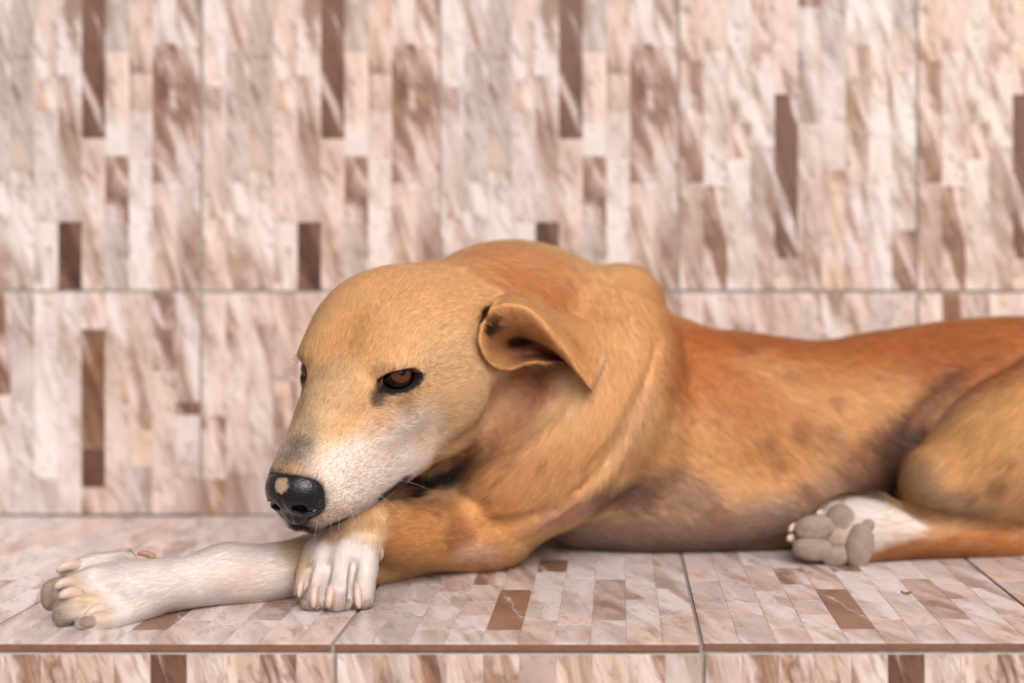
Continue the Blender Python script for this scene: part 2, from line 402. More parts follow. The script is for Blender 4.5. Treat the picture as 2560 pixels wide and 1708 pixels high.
def mesh_sdf(fn, lo, hi, h, smooth=2):
    """sparse surface nets -> verts, quads"""
    lo = np.asarray(lo, float); n = np.ceil((np.asarray(hi) - lo) / (8 * h)).astype(int) * 8
    def pts(ix): return (lo + ix * h).astype(np.float32)
    g = np.stack(np.meshgrid(*[np.arange(0, k, 8) for k in n], indexing='ij'), -1).reshape(-1, 3)
    fn.margin = .03; d = fn(pts(g + 4.)); fn.margin = .008; act = g[np.abs(d) < 8 * h * .87 + .006]
    V = np.full(tuple(n + 1), 1e3, np.float32)
    # fill the sign of inactive blocks
    neg = g[(d < 0)]
    for b in neg: V[b[0]:b[0] + 8, b[1]:b[1] + 8, b[2]:b[2] + 8] = -1e3
    off2 = np.stack(np.meshgrid(*[np.arange(0, 8, 2)] * 3, indexing='ij'), -1).reshape(-1, 3)
    m = (act[:, None] + off2[None]).reshape(-1, 3)
    dm = fn(pts(m + 1.)); near = np.abs(dm) < 2 * h * .87 + .0022
    off1 = np.stack(np.meshgrid(*[np.arange(2)] * 3, indexing='ij'), -1).reshape(-1, 3)
    for dd in off1:
        q = m + dd; V[q[:, 0], q[:, 1], q[:, 2]] = np.where(dm < 0, -1e3, 1e3)
    f = (m[near][:, None] + off1[None]).reshape(-1, 3)
    V[f[:, 0], f[:, 1], f[:, 2]] = fn(pts(f.astype(float)))
    S = V < 0
    c = np.zeros(tuple(n), np.int8)
    for dx, dy, dz in off1: c += S[dx:n[0] + dx, dy:n[1] + dy, dz:n[2] + dz]
    cells = np.argwhere((c > 0) & (c < 8))
    idx = np.full(tuple(n), -1, np.int32); idx[cells[:, 0], cells[:, 1], cells[:, 2]] = np.arange(len(cells))
    acc = np.zeros((len(cells), 3)); cnt = np.zeros(len(cells))
    cor = [(0, 0, 0), (1, 0, 0), (0, 1, 0), (1, 1, 0), (0, 0, 1), (1, 0, 1), (0, 1, 1), (1, 1, 1)]
    val = [V[cells[:, 0] + a, cells[:, 1] + b, cells[:, 2] + e].astype(float) for a, b, e in cor]
    for i in range(8):
        for j in range(i + 1, 8):
            if sum(abs(x - y) for x, y in zip(cor[i], cor[j])) != 1: continue
            mk = (val[i] < 0) != (val[j] < 0)
            t = np.where(mk, val[i] / (val[i] - val[j] + 1e-20), 0)
            acc += mk[:, None] * (np.array(cor[i]) + t[:, None] * (np.array(cor[j]) - np.array(cor[i]))); cnt += mk
    verts = pts(cells + acc / cnt[:, None])
    quads = []
    for ax in range(3):
        o = [0, 0, 0]; o[ax] = 1
        A_ = S[1:-1, 1:-1, 1:-1]; B_ = S[1 + o[0]:n[0] + o[0], 1 + o[1]:n[1] + o[1], 1 + o[2]:n[2] + o[2]]
        e = np.argwhere(A_ != B_) + 1
        u, v = [(1, 2), (2, 0), (0, 1)][ax]
        du = np.zeros(3, int); dv = np.zeros(3, int); du[u] = 1; dv[v] = 1
        q = np.stack([idx[tuple((e - du - dv).T)], idx[tuple((e - dv).T)], idx[tuple(e.T)], idx[tuple((e - du).T)]], 1)
        fl = ~S[tuple(e.T)]
        q[fl] = q[fl][:, ::-1]
        quads.append(q[(q >= 0).all(1)])
    quads = np.vstack(quads)
    ed = np.vstack([quads[:, [0, 1]], quads[:, [1, 2]], quads[:, [2, 3]], quads[:, [3, 0]]])
    for _ in range(smooth):
        s_ = np.zeros_like(verts); k_ = np.zeros(len(verts))
        for a, b in ((0, 1), (1, 0)):
            for x in range(3): s_[:, x] += np.bincount(ed[:, a], verts[ed[:, b], x], len(verts))
            k_ += np.bincount(ed[:, a], minlength=len(verts))
        verts = .45 * verts + .55 * s_ / np.maximum(k_, 1)[:, None]
    return verts, quads
def fast_mesh(name, verts, quads, mat, parent=None):
    me = bpy.data.meshes.new(name)
    me.vertices.add(len(verts)); me.vertices.foreach_set("co", verts.astype(np.float32).ravel())
    me.loops.add(quads.size); me.loops.foreach_set("vertex_index", quads.astype(np.int32).ravel())
    me.polygons.add(len(quads)); me.polygons.foreach_set("loop_start", np.arange(0, quads.size, quads.shape[1], dtype=np.int32))
    me.update(calc_edges=True); me.validate()
    me.shade_smooth()
    if mat: me.materials.append(mat)
    return link(bpy.data.objects.new(name, me), parent)
def put_color(me, name, rgb):
    ca = me.color_attributes.new(name, 'FLOAT_COLOR', 'POINT')
    ca.data.foreach_set("color", np.hstack([rgb, np.ones((len(rgb), 1))]).astype(np.float32).ravel())
def vnormals(verts, quads):
    a, b, c, d = (verts[quads[:, i]] for i in range(4))
    fnm = np.cross(c - a, d - b); N = np.zeros_like(verts)
    for i in range(4):
        for x in range(3): N[:, x] += np.bincount(quads[:, i], fnm[:, x], len(verts))
    return N / (np.linalg.norm(N, axis=1, keepdims=True) + 1e-20)
def vnoise(p, scale, seed=0):
    """smooth value noise, about -1..1"""
    q = p * scale + seed * 17.13; i = np.floor(q).astype(np.int64); f = q - i; f = f * f * (3 - 2 * f)
    out = np.zeros(len(p))
    for dx in (0, 1):
        for dy in (0, 1):
            for dz in (0, 1):
                h = (i[:, 0] + dx) * 374761393 + (i[:, 1] + dy) * 668265263 + (i[:, 2] + dz) * 2147483647 + seed * 974711
                h = (h ^ (h >> 13)) * 1274126177 & 0x7fffffff; h = h ^ (h >> 16)
                w = (f[:, 0] if dx else 1 - f[:, 0]) * (f[:, 1] if dy else 1 - f[:, 1]) * (f[:, 2] if dz else 1 - f[:, 2])
                out += w * ((h & 0xffff) / 32767.5 - 1)
    return out
def fbm(p, scale, seed=0, o=4):
    return sum(vnoise(p, scale * 2 ** k, seed + k) * .5 ** k for k in range(o)) / 1.6

# ------------------------------------------------------------------ the dog: shape
def euler(y, p, r):
    y, p, r = map(math.radians, (y, p, r))
    return (Matrix.Rotation(y, 3, 'Z') @ Matrix.Rotation(p, 3, 'Y') @ Matrix.Rotation(r, 3, 'X'))
HR = np.array(euler(-113, 24, -5))
HS = .0112                                            # head unit: about a centimetre
HF = Frame((0, 0, 0), HR[:, 0], HR[:, 1], HR[:, 2], HS)
HF.O = P(858, 962, .838) - HS * HR[:, 0] * 1.0
dog_s = Sculpt()
H = lambda prim, k, sym=False: dog_s.add(In(HF, prim, sym), k * HS)
EYE_N = unit((.46, .88, .08)); EYE_X = unit((-.885, .465, -.09)); EYE_X = unit(EYE_X - EYE_N * (EYE_X @ EYE_N))
EYE_Z = np.cross(EYE_N, EYE_X) * -1
if EYE_Z[2] < 0: EYE_Z = -EYE_Z
EYE_MID = np.array((.14, 2.90, .12)); EYE_R = 1.08
EYE_C = EYE_MID - EYE_N * .76 + EYE_X * .42
def build_head():
    H(Ell((-5.0, 0, .3), (4.9, 4.9, 3.7)), 1.0)                              # cranium
    H(Ell((-8.4, 0, -.3), (3.0, 3.6, 3.0)), 1.8)                             # occiput
    H(Ell((-1.9, 1.62, .5), (2.8, 2.2, 1.95)), 1.9, True)
    H(Ell((.9, 0, -.35), (2.3, 2.0, 1.05)), 1.5)                             # root of the nose                     # forehead
    H(Ell((-4.9, 3.4, -2.7), (3.6, 2.2, 3.6)), 2.0, True)                    # cheek
    H(Tube([(-3.0, 0, -2.0, 4.4, 3.4), (.6, 0, -2.4, 3.4, 2.9), (3.0, 0, -2.9, 2.72, 2.4), (5.0, 0, -3.2, 2.3, 2.0), (6.0, 0, -3.3, 1.95, 1.65)]), 1.2)  # muzzle
    H(Tube([(-.5, 0, .4, 1.6, 1.3), (1.8, 0, -.5, 1.45, 1.3), (4.2, 0, -1.45, 1.25, 1.05), (6.1, 0, -2.1, 1.1, .8)]), 1.2)     # bridge
    H(Tube([(6.1, .65, -4.5, .9, .85), (4.8, 1.4, -4.4, 1.15, 1.25), (3.0, 1.85, -4.55, 1.15, 1.35), (1.2, 2.15, -4.75, 1.05, 1.3), (-1.2, 2.5, -4.4, 1.0, 1.4), (-3.4, 2.6, -3.6, 1.0, 1.4)]), 1.5, True)   # upper lip
    H(Tube([(6.1, .3, -5.35, .8, .6), (4.0, .95, -5.5, 1.0, .7), (1.5, 1.65, -5.35, 1.0, .72), (-1.2, 2.45, -5.15, 1.3, 1.2), (-3.8, 3.1, -5.0, 1.7, 1.75), (-6.0, 3.2, -4.2, 1.7, 2.2)]), 1.3, True)     # lower jaw
    H(Tube([(4.6, 0, -5.0, .9, .7), (0, 0, -4.7, 2.2, 1.25), (-6, 0, -4.3, 3.2, 2.5)]), 1.0)                  # between the jaws
    H(Ell(EYE_C, EYE_R + .11), 1.4, True)                                     # eyelids
    dog_s.sub(In(HF, Ell(EYE_MID + EYE_N * .38 + EYE_Z * .09, (1.36, .95, .575), np.stack([EYE_X, EYE_N, EYE_Z])), True), .12 * HS)
    dog_s.crease(In(HF, Tube([(6.8, .1, -5.05, .02), (5.4, 1.4, -5.2, .02), (3.4, 2.3, -5.4, .02), (1.45, 2.9, -5.65, .02)]), True), .0016, .0016)   # lip line
    dog_s.crease(In(HF, Tube([(2.0, 0, .9, .05), (-5.5, 0, 4.2, .05)])), .0005, .012)       # furrow of the forehead
build_head()

# neck, trunk, limbs (world)
W5 = lambda x, y, D, a, b=None: (*Q(x, y, D), a, a if b is None else b)
def Z3(x, y, D, r, sc, ox, oy): return (*P(ox + x / sc, oy + y / sc, D), r, r)
def build_body():
    A = dog_s.add
    A(Tube([W5(1050, 790, .915, .042), W5(1120, 749, .955, .056), W5(1215, 760, 1.0, .064), W5(1330, 850, 1.03, .07), W5(1450, 930, 1.04, .076)]), .026)   # neck
    A(Tube([W5(1110, 960, .935, .030), W5(1200, 945, .955, .043), W5(1300, 955, .972, .055), W5(1400, 980, 1.0, .066)]), .022)                        # throat side
    A(Tube([W5(1380, 985, 1.035, .074, .077), W5(1520, 995, 1.042, .075, .082), W5(1680, 1000, 1.045, .074, .080), W5(1880, 1005, 1.045, .068, .074),
            W5(2050, 980, 1.045, .062, .074), W5(2250, 970, 1.045, .066, .080), W5(2420, 980, 1.045, .074, .081), W5(2560, 1025, 1.045, .066, .072)]), .02)       # trunk
    A(Tube([W5(1330, 1150, .995, .034, .032), W5(1500, 1165, 1.0, .038, .034), W5(1720, 1165, 1.0, .036, .030), W5(1900, 1150, 1.01, .03, .03)]), .03)        # lower chest
    A(Tube([W5(1200, 1090, 1.0, .045), W5(1050, 1180, .945, .034), W5(860, 1260, .89, .025), W5(700, 1300, .857, .0185), W5(600, 1318, .842, .0180), W5(520, 1318, .832, .0185), W5(440, 1335, .818, .0155), W5(360, 1345, .805, .0165, .0160),
            W5(290, 1350, .794, .0160, .0150)]), .014)    # far foreleg
    dog_s.sub(Tube([(*Q(900, 1162, .92), .034, .0060), (*Q(960, 1132, .935), .036, .0090), (*Q(1025, 1102, .945), .028, .0035)], up=(0, 0, 1)), .006)   # hollow under the jaw
    A(Ell(Q(1010, 1165, .992), (.055, .028, .036)), .01)
    A(Tube([W5(1428, 702, 1.002, .030), W5(1415, 775, .985, .045), W5(1380, 880, .965, .054), W5(1290, 1010, .945, .053), W5(1190, 1110, .935, .046), W5(1130, 1190, .93, .034)]), .026)   # shoulder, upper arm
    A(Tube([W5(1150, 1215, .945, .0225), W5(1100, 1213, .93, .028), W5(1010, 1224, .90, .0232), W5(920, 1224, .872, .0212), W5(840, 1215, .850, .0185, .0165)]), .014)  # near forearm
    A(Tube([W5(850, 1200, .852, .0175, .0155), W5(815, 1225, .843, .0190, .0140), W5(785, 1270, .833, .0195, .0115), W5(772, 1320, .823, .0190, .0090)], up=(0, -1, .6)), .010)   # near wrist
    A(Tube([W5(2560, 930, 1.0, .060), W5(2420, 975, .985, .052), W5(2280, 1040, .972, .045), W5(2165, 1105, .962, .027)]), .016)   # thigh
    A(Tube([W5(2165, 1110, .962, .026), W5(2280, 1114, .972, .026), W5(2420, 1132, .985, .026)]), .02)
    A(Tube([W5(2560, 1225, .99, .020), W5(2400, 1232, .985, .0165), W5(2250, 1228, .972, .0165), W5(2120, 1222, .962, .0175), W5(2010, 1212, .958, .022, .024), W5(1930, 1222, .956, .021, .023), W5(1870, 1240, .955, .012, .014)]), .008)  # metatarsus, foot
    A(Tube([(.36, 1.07, .06, .020), (.415, 1.065, .030, .015), (.445, 1.0, .014, .011), (.435, .93, .010, .008)]), .02)   # tail
    # near paw toes
    n = lambda x, y, D, r: Z3(x, y, D, r, 2.35, 80, 1200)
    for rows in ([(1665, 410, .832, .0060), (1610, 540, .822, .0056), (1592, 640, .818, .0048)],
                 [(1735, 390, .830, .0075), (1690, 560, .816, .0072), (1668, 690, .8135, .0068)],
                 [(1850, 390, .828, .0085), (1812, 560, .814, .0082), (1800, 690, .8125, .0082)],
                 [(1960, 400, .830, .0080), (1950, 560, .817, .0072), (1945, 680, .8145, .0066)]):
        A(Tube([n(*r) for r in rows], n=7), .006)
    # far paw toes
    m = lambda x, y, D, r: Z3(x, y, D, r, 2.448, 0, 1240)
    for rows in ([(760, 420, .805, .0080), (580, 432, .800, .0070), (500, 450, .798, .0062), (450, 470, .797, .0052)],
                 [(760, 500, .796, .0090), (560, 525, .787, .0080), (460, 560, .784, .0075), (390, 590, .783, .0070)],
                 [(780, 590, .790, .0095), (580, 630, .780, .0085), (500, 650, .776, .0080), (430, 690, .774, .0074)],
                 [(920, 650, .797, .0095), (720, 725, .778, .0088), (610, 760, .771, .0075), (560, 775, .769, .0062)]):
        A(Tube([m(*r) for r in rows], n=9), .0065)
build_body()

_DS = np.linspace(.72, 1.13, 700)
def hit(x, y, off=0.):
    """where the sight line of picture position (x, y) meets the dog; off moves it towards the camera"""
    p = np.array([Q(x, y, D) for D in _DS]); d = dog_s(p)
    i = np.nonzero(d < 0)[0]
    D = _DS[i[0]] if len(i) else 1.0
    return Q(x, y, D - off)
def skin_line(pts, r, off=0.):
    return Tube([(*hit(x, y, off), r) for x, y in pts], n=4 * len(pts))
# folds of loose skin
def build_folds():
    c, A = dog_s.crease, dog_s.add
    f1 = [(1508, 770), (1492, 850), (1462, 930), (1425, 1005), (1385, 1065), (1320, 1130)]
    f2 = [(1478, 860), (1440, 950), (1390, 1030), (1330, 1095)]
    r1 = [(1522, 775), (1508, 860), (1475, 950), (1440, 1020), (1398, 1085), (1340, 1130), (1270, 1185)]
    gap = [(1010, 1108), (1060, 1080), (1130, 1032), (1210, 975), (1280, 905), (1320, 865)]
    ck = [(1150, 860), (1137, 930), (1105, 985), (1050, 1030), (990, 1058)]
    arm = [(1095, 1225), (1150, 1205), (1210, 1190), (1290, 1160)]
    flank = [(2200, 850), (2110, 905), (2060, 960), (2030, 1040), (2040, 1110)]
    ft = skin_line(r1, .0015, .0); c1 = skin_line(f1, .001); c2 = skin_line(f2, .001); c3 = skin_line(gap, .002)
    c4 = skin_line(ck, .002); c5 = skin_line(arm, .001)
    c6 = skin_line([(1345, 640), (1335, 720), (1350, 800)], .002)
    c8 = skin_line([(2345, 815), (2260, 850), (2180, 890), (2110, 950), (2075, 1020)], .0015, -.002)
    c(c8, .007, .0065)
    c7 = skin_line([(2040, 1150), (2100, 1172), (2180, 1186), (2260, 1194), (2350, 1200)], .0015, -.004)
    c(c7, .010, .0045)
    A(ft, .007)
    dog_s.sub(Tube([(*Q(900, 1163, .925), .034, .0028), (*Q(950, 1136, .945), .052, .0070), (*Q(990, 1117, .955), .052, .0055), (*Q(1032, 1098, .955), .030, .0016)], up=(0, 0, 1)), .003)
    ec = Q(*[v_ / K for v_ in (1300 / 1.8664 + 600, 525 / 1.8664 + 560)], .888); an = math.radians(-24)
    ax_ = np.array([(math.cos(an), 0, math.sin(an)), (0, 1, 0), (-math.sin(an), 0, math.cos(an))])
    dog_s.sub(Ell(ec, (.030, .026, .0195), ax_), .004)
    c(c1, .0075, .0028); c(c2, .0034, .0026); c(c3, .0060, .0070); c(c4, .0070, .0085); c(c5, .0030, .0045); c(c6, .0025, .016)
build_folds()
def build_toe_gaps():
    zm = lambda x, y: ((x / 2.35 + 80) / K, (y / 2.35 + 1200) / K); zl = lambda x, y: ((x / 2.448) / K, (y / 2.448 + 1240) / K)
    g = [[zm(*a) for a in l] for l in (((1742, 475), (1745, 535), (1726, 610), (1712, 700)), ((1892, 460), (1888, 530), (1874, 610), (1868, 700)), ((1645, 480), (1628, 550), (1612, 630)))]
    h_ = [[zl(*a) for a in l] for l in (((640, 465), (560, 490), (480, 505), (430, 510)), ((760, 555), (600, 585), (510, 588), (440, 590)), ((820, 655), (700, 690), (610, 690), (540, 700)))]
    ps = [(skin_line(l, .0006, -.001), .0085, .0016) for l in g] + [(skin_line(l, .0006, -.001), .0028 if i_ else .0014, .0024) for i_, l in enumerate(h_)]
    for a, b, c in ps: dog_s.crease(a, b, c)
build_toe_gaps()

# ------------------------------------------------------------------ the dog: coat colours, some with painted shade
Z1 = lambda x, y: ((x / 1.8664 + 600) / K, (y / 1.8664 + 560) / K)
Z5 = lambda x, y: ((x / 2.177 + 1500) / K, (y / 2.177 + 720) / K)
ZL = lambda x, y: ((x / 2.448) / K, (y / 2.448 + 1240) / K)
ZM = lambda x, y: ((x / 2.35 + 80) / K, (y / 2.35 + 1200) / K)
STROKES = []
def stroke(pts, r, rgb, s=1., soft=.5, nz=.25):
    """a patch of coat colour or painted shade round a line of places on the skin"""
    c = np.array([hit(x, y) for x, y in pts])
    if len(c) > 1: c = catmull(c, 6 * (len(c) - 1) + 1)
    STROKES.append((c, r, np.array(lin(*rgb)), s, soft, nz))
TAN, RUST, PALE, WHITE, GREY, DARK, BLACK = (205, 159, 113), (168, 97, 50), (216, 176, 134), (219, 205, 199), (152, 124, 112), (84, 64, 60), (26, 19, 20)
def build_strokes():
    S = stroke
    # trunk
    S([(1540, 740), (1700, 770), (1900, 800), (2100, 780), (2350, 760)], .036, RUST, 1., .9)
    S([(1560, 860), (1680, 900), (1760, 980)], .030, (178, 104, 54), .75, .9)
    S([(2150, 830), (2300, 860)], .030, (158, 90, 46), .8, .9)
    S([(1900, 900), (2000, 960)], .030, (192, 130, 78), .5, .9)
    S([(1530, 1060), (1650, 1060), (1800, 1060)], .026, (205, 150, 98), .7, .9)
    S([(1300, 1230), (1500, 1235), (1700, 1225), (1850, 1200)], .022, (144, 116, 102), .95, .8)  # grey-brown belly; this and the next stroke also paint its underside shade
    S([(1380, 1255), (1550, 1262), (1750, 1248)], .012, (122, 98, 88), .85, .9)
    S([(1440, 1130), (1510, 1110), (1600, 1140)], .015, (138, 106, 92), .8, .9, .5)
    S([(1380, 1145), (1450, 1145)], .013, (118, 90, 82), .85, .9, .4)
    S([(1270, 1195), (1350, 1165)], .009, (176, 128, 116), .8, .8)
    S([(1950, 1130), (1880, 1170)], .022, (150, 118, 106), .7, .9)
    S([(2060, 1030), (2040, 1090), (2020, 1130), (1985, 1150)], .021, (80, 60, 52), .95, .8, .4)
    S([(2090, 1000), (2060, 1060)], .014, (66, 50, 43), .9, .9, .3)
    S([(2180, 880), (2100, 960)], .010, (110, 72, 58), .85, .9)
    for x, y, r in ((1020, 480, .008), (1090, 790, .008), (1240, 820, .010), (960, 960, .009), (1720, 720, .008), (1100, 1110, .010), (620, 1220, .009), (370, 540, .005),
                    (1530, 830, .012), (1400, 900, .010), (900, 840, .007), (1340, 1010, .012), (1640, 960, .014), (1270, 620, .006), (230, 950, .007), (800, 330, .010), (1180, 870, .006), (1480, 1000, .012)):
        S([Z5(x, y)], r * .8, (132, 82, 58), .5, .98, .7)
    # thigh and hind foot
    S([(2180, 1050), (2300, 1000), (2350, 950)], .030, (196, 146, 94), .9, .9)
    S([(2110, 1090), (2150, 1150), (2250, 1175)], .014, (150, 120, 96), .7, .9)
    for x, y, r in ((2240, 940, .006), (2170, 1060, .008), (1970, 1110, .006), (2040, 1140, .006), (2200, 1090, .008), (1900, 960, .004)): S([Z5(x, y)], r * .8, (124, 88, 68), .5, .98, .7)
    S([(1870, 1200), (1950, 1180), (2030, 1212), (2080, 1216)], .016, WHITE, 1., .5)
    S([(1950, 1168), (2010, 1172)], .009, WHITE, 1., .6)
    S([Z5(1350, 1400), Z5(1290, 1390), Z5(1380, 1300)], .009, (216, 190, 176), 1., .5)
    S([Z5(1600, 1300), Z5(1750, 1310)], .010, (222, 204, 190), .8, .7)
    S([Z5(1620, 1450), Z5(1850, 1420), Z5(2050, 1400), Z5(2300, 1390)], .012, (174, 112, 64), .95, .6)
    S([Z5(1830, 1330), Z5(1900, 1310)], .006, (206, 160, 112), .7, .8)
    S([Z5(1850, 730), Z5(2050, 580)], .0035, (190, 156, 134), .55, .95)
    # neck and shoulder
    S([(1100, 600), (1200, 600), (1290, 650)], .030, (198, 132, 86), .8, .9)
    S([(1180, 640), (1260, 680)], .014, (188, 116, 70), .6, .9)
    S([(1450, 680), (1420, 800), (1350, 900)], .032, (212, 158, 106), .7, .9)
    S([(1300, 880), (1220, 960), (1290, 960)], .018, (220, 180, 138), .65, .9)
    S([(1185, 895), (1160, 950), (1120, 1005)], .020, (142, 84, 46), 1., .8)  # brown throat fur, painted darker for the shade behind the cheek
    S([(1230, 880), (1180, 900)], .012, (150, 92, 70), .7, .9)
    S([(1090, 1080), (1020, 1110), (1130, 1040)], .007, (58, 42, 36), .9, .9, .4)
    S([(925, 1150), (975, 1124), (1030, 1096), (1095, 1060)], .0065, (34, 25, 23), .97, .6, .3)  # near-black paint deepening the shade in the gap under the jaw
    S([(1300, 1050), (1200, 1120), (1130, 1120)], .024, (196, 138, 88), .7, .9)
    S([(1475, 900), (1420, 1010)], .006, (188, 140, 110), .6, .8)
    # near forearm
    S([(1120, 1200), (1000, 1210), (920, 1230)], .022, (190, 132, 80), .9, .8)
    S([(1045, 1205), (1060, 1240)], .010, (140, 88, 54), .7, .9, .5)
    S([(960, 1165), (1050, 1140)], .007, (140, 96, 66), .6, .9, .5)
    S([(1060, 1275), (1105, 1268), (1130, 1275)], .007, (216, 174, 152), .75, .9)
    S([(1020, 1285), (960, 1295)], .006, (206, 152, 104), .7, .8)
    for x, y in ((1070, 1130), (1120, 1150), (1180, 1060), (1250, 1060), (1010, 1180), (1150, 1095)): S([(x, y)], .003, (120, 80, 56), .6, .9, .6)
    # near paw
    S([(720, 1270), (780, 1260), (840, 1250), (790, 1330), (730, 1340), (840, 1330)], .017, WHITE, 1., .35)
    S([(860, 1220), (870, 1200)], .009, (206, 170, 126), .8, .8)
    S([(760, 1222), (810, 1212), (850, 1195)], .006, (178, 138, 92), .85, .8, .5)
    for a in ((1655, 720), (1800, 735), (1940, 725), (1590, 650)): S([ZM(*a)], .006, (176, 150, 132), .7, .8)
    # far foreleg
    S([(660, 1275), (560, 1300), (460, 1320), (360, 1350), (250, 1350), (180, 1370), (200, 1400), (270, 1390), (230, 1300), (310, 1300)], .026, (221, 207, 201), 1., .3)
    S([(690, 1245), (690, 1290)], .009, (188, 156, 116), .85, .9)
    S([(520, 1330), (590, 1330)], .008, (218, 190, 178), .4, .9)
    for a in ((480, 470), (480, 580), (520, 640), (640, 740), (590, 620)): S([ZL(*a)], .006, (206, 176, 142), .6, .9)
    S([ZL(330, 560), ZL(380, 680)], .007, (160, 134, 114), .7, .8)
    # face
    L = lambda *a: STROKES.append((catmull(np.array([HF.w(p) for p in a[0]]), 5 * (len(a[0]) - 1) + 1) if len(a[0]) > 1 else np.array([HF.w(p) for p in a[0]]), a[1], np.array(lin(*a[2])), *a[3:]))
    L([(-1, 0, 2.6), (-4, 0, 4), (-6, 1.5, 3.6), (-5, 3, 2.5)], .040, (208, 158, 109), .9, .8, .2)
    L([(-3, 4.6, -1), (-4, 5.4, -3), (-2, 4.0, -3)], .032, (219, 181, 139), .85, .9, .2)
    L([(-4.5, 5.6, -2.5)], .016, (220, 182, 140), .5, .9, .3)
    L([(1.2, 0, .9), (-1.4, 0, 2.4)], .010, (192, 136, 84), .55, .9, .3)
    L([(2.0, 0, .6), (4.2, 0, -.4), (5.6, 0, -1.0)], .016, (194, 160, 122), .8, .8, .3)
    L([(5.0, 0, -.5), (5.9, 0, -1.1)], .011, (150, 128, 104), .75, .9, .4)
    L([(5.9, .4, -1.15), (6.0, -.6, -1.1)], .007, (86, 76, 68), .8, .8, .5)
    L([(5.9, 0, -4.4), (5.6, 0, -5.2), (4.4, 0, -5.8)], .012, (214, 194, 184), .95, .7, .25)
    L([(6.3, -1.0, -2.2), (6.4, 0, -1.9), (6.3, 1.0, -2.2)], .0060, (66, 58, 52), .85, .9, .5)
    for s in (1, -1):
        L([(7.3, .4 * s, -5.15), (6.4, 1.3 * s, -4.9)], .0055, (150, 134, 126), .9, .8, .4)
        L([(5.7, 1.3 * s, -3.6), (5.9, 1.0 * s, -4.3), (4.8, 1.2 * s, -5.4)], .010, (218, 200, 192), 1., .6, .25)
        L([(5.2, 1.8 * s, -3.2), (3.6, 2.6 * s, -3.4), (1.8, 3.0 * s, -3.4), (.6, 3.3 * s, -3.4)], .0225, (226, 207, 194), 1., .6, .25)
        L([(4.6, 1.9 * s, -4.4), (2.6, 2.6 * s, -4.8), (.6, 3.0 * s, -4.8)], .014, (222, 204, 195), 1., .6, .25)
        L([(-.4, 3.6 * s, -3.8), (-1.4, 3.9 * s, -4.6)], .010, (222, 192, 168), .8, .8, .3)
        L([(2.6, 2.0 * s, -1.7), (1.8, 2.3 * s, -1.6)], .007, (206, 160, 126), .8, .9, .3)
        L([(1.2, 1.5 * s, -.5), (1.0, 2.2 * s, -.9), (.2, 3.0 * s, -1.2)], .007, (140, 104, 76), .6, .9, .4)
        L([(1.15, 2.4 * s, -.05), (1.5, 2.2 * s, -.4)], .0042, (58, 42, 36), .9, .9, .4)
        L([(.5, 2.7 * s, .75), (.9, 2.3 * s, .95)], .005, (150, 112, 82), .7, .9, .4)
        L([(5.6, 1.5 * s, -4.6), (4.8, 1.5 * s, -5.2), (5.9, .8 * s, -4.8)], .006, (150, 132, 124), .7, .9, .6)
        L([(3.1, 2.5 * s, -5.45), (2.2, 2.8 * s, -5.55), (1.4, 3.0 * s, -5.6)], .0050, BLACK, .95, .5, .2)
        L([(6.9, .0, -5.5), (6.4, .7 * s, -5.5), (5.2, 1.5 * s, -5.6)], .0055, (34, 26, 27), .95, .6, .2)
        L([(.2, 2.4 * s, -6.4), (-2.5, 3.2 * s, -6.5)], .009, (206, 160, 112), .8, .8, .2)
        for x, y, z in ((4.9, 1.9, -2.7), (4.5, 2.1, -2.8), (4.1, 2.3, -2.9), (4.6, 2.1, -3.4), (3.9, 2.4, -3.5), (3.2, 2.6, -3.5), (4.2, 2.3, -4.0), (3.4, 2.6, -4.1), (4.7, 1.9, -4.0), (3.9, 2.3, -4.5), (3.0, 2.7, -4.7)):
            L([(x, y * s, z)], .0012, (70, 56, 52), .85, .8, .2)
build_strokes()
OPEN_E = Ell(EYE_MID + EYE_N * .38 + EYE_Z * .09, (1.36, .95, .575), np.stack([EYE_X, EYE_N, EYE_Z]))
def eye_rim(p):
    q = HF.loc(np.asarray(p, float)); q[:, 1] = np.abs(q[:, 1]); return OPEN_E(q), q
def paint(p):
    p = np.asarray(p, float); c = np.tile(np.array(lin(*TAN)), (len(p), 1))
    n1 = fbm(p, 60, 3); n2 = fbm(p, 240, 9, 3)
    for pts, r, rgb, s, soft, nz in STROKES:
        lo, hi = pts.min(0) - 2.1 * r, pts.max(0) + 2.1 * r
        m = np.all((p > lo) & (p < hi), 1)
        if not m.any(): continue
        q = p[m]; d = np.full(len(q), 1e9)
        for a in pts: d = np.minimum(d, ((q - a) ** 2).sum(1))
        d = np.sqrt(d) / r + nz * (.8 * n1[m] + .5 * n2[m])
        w = np.clip((1 + soft * .75 - d) / (soft * 1.5), 0, 1); w = (w * w * (3 - 2 * w) * s)[:, None]
        c[m] = c[m] * (1 - w) + rgb * w
    d, q = eye_rim(p)
    near = (np.abs(q[:, 0]) < 3) & (np.abs(q[:, 2]) < 2.5)
    low = q[:, 2] < EYE_MID[2] - .1 * (q[:, 0])
    w = np.clip((np.where(low, .24, .13) + .12 * n2 - d) / .14, 0, 1) * near
    c = c * (1 - w[:, None]) + np.array(lin(24, 17, 18)) * w[:, None]
    c *= (1.04 + .07 * n1 + .05 * n2)[:, None]
    w = np.clip((.0016 - nose_s(p.astype(np.float32))) / .0012, 0, 1)[:, None]
    return c * (1 - w) + np.array(lin(26, 22, 24)) * w

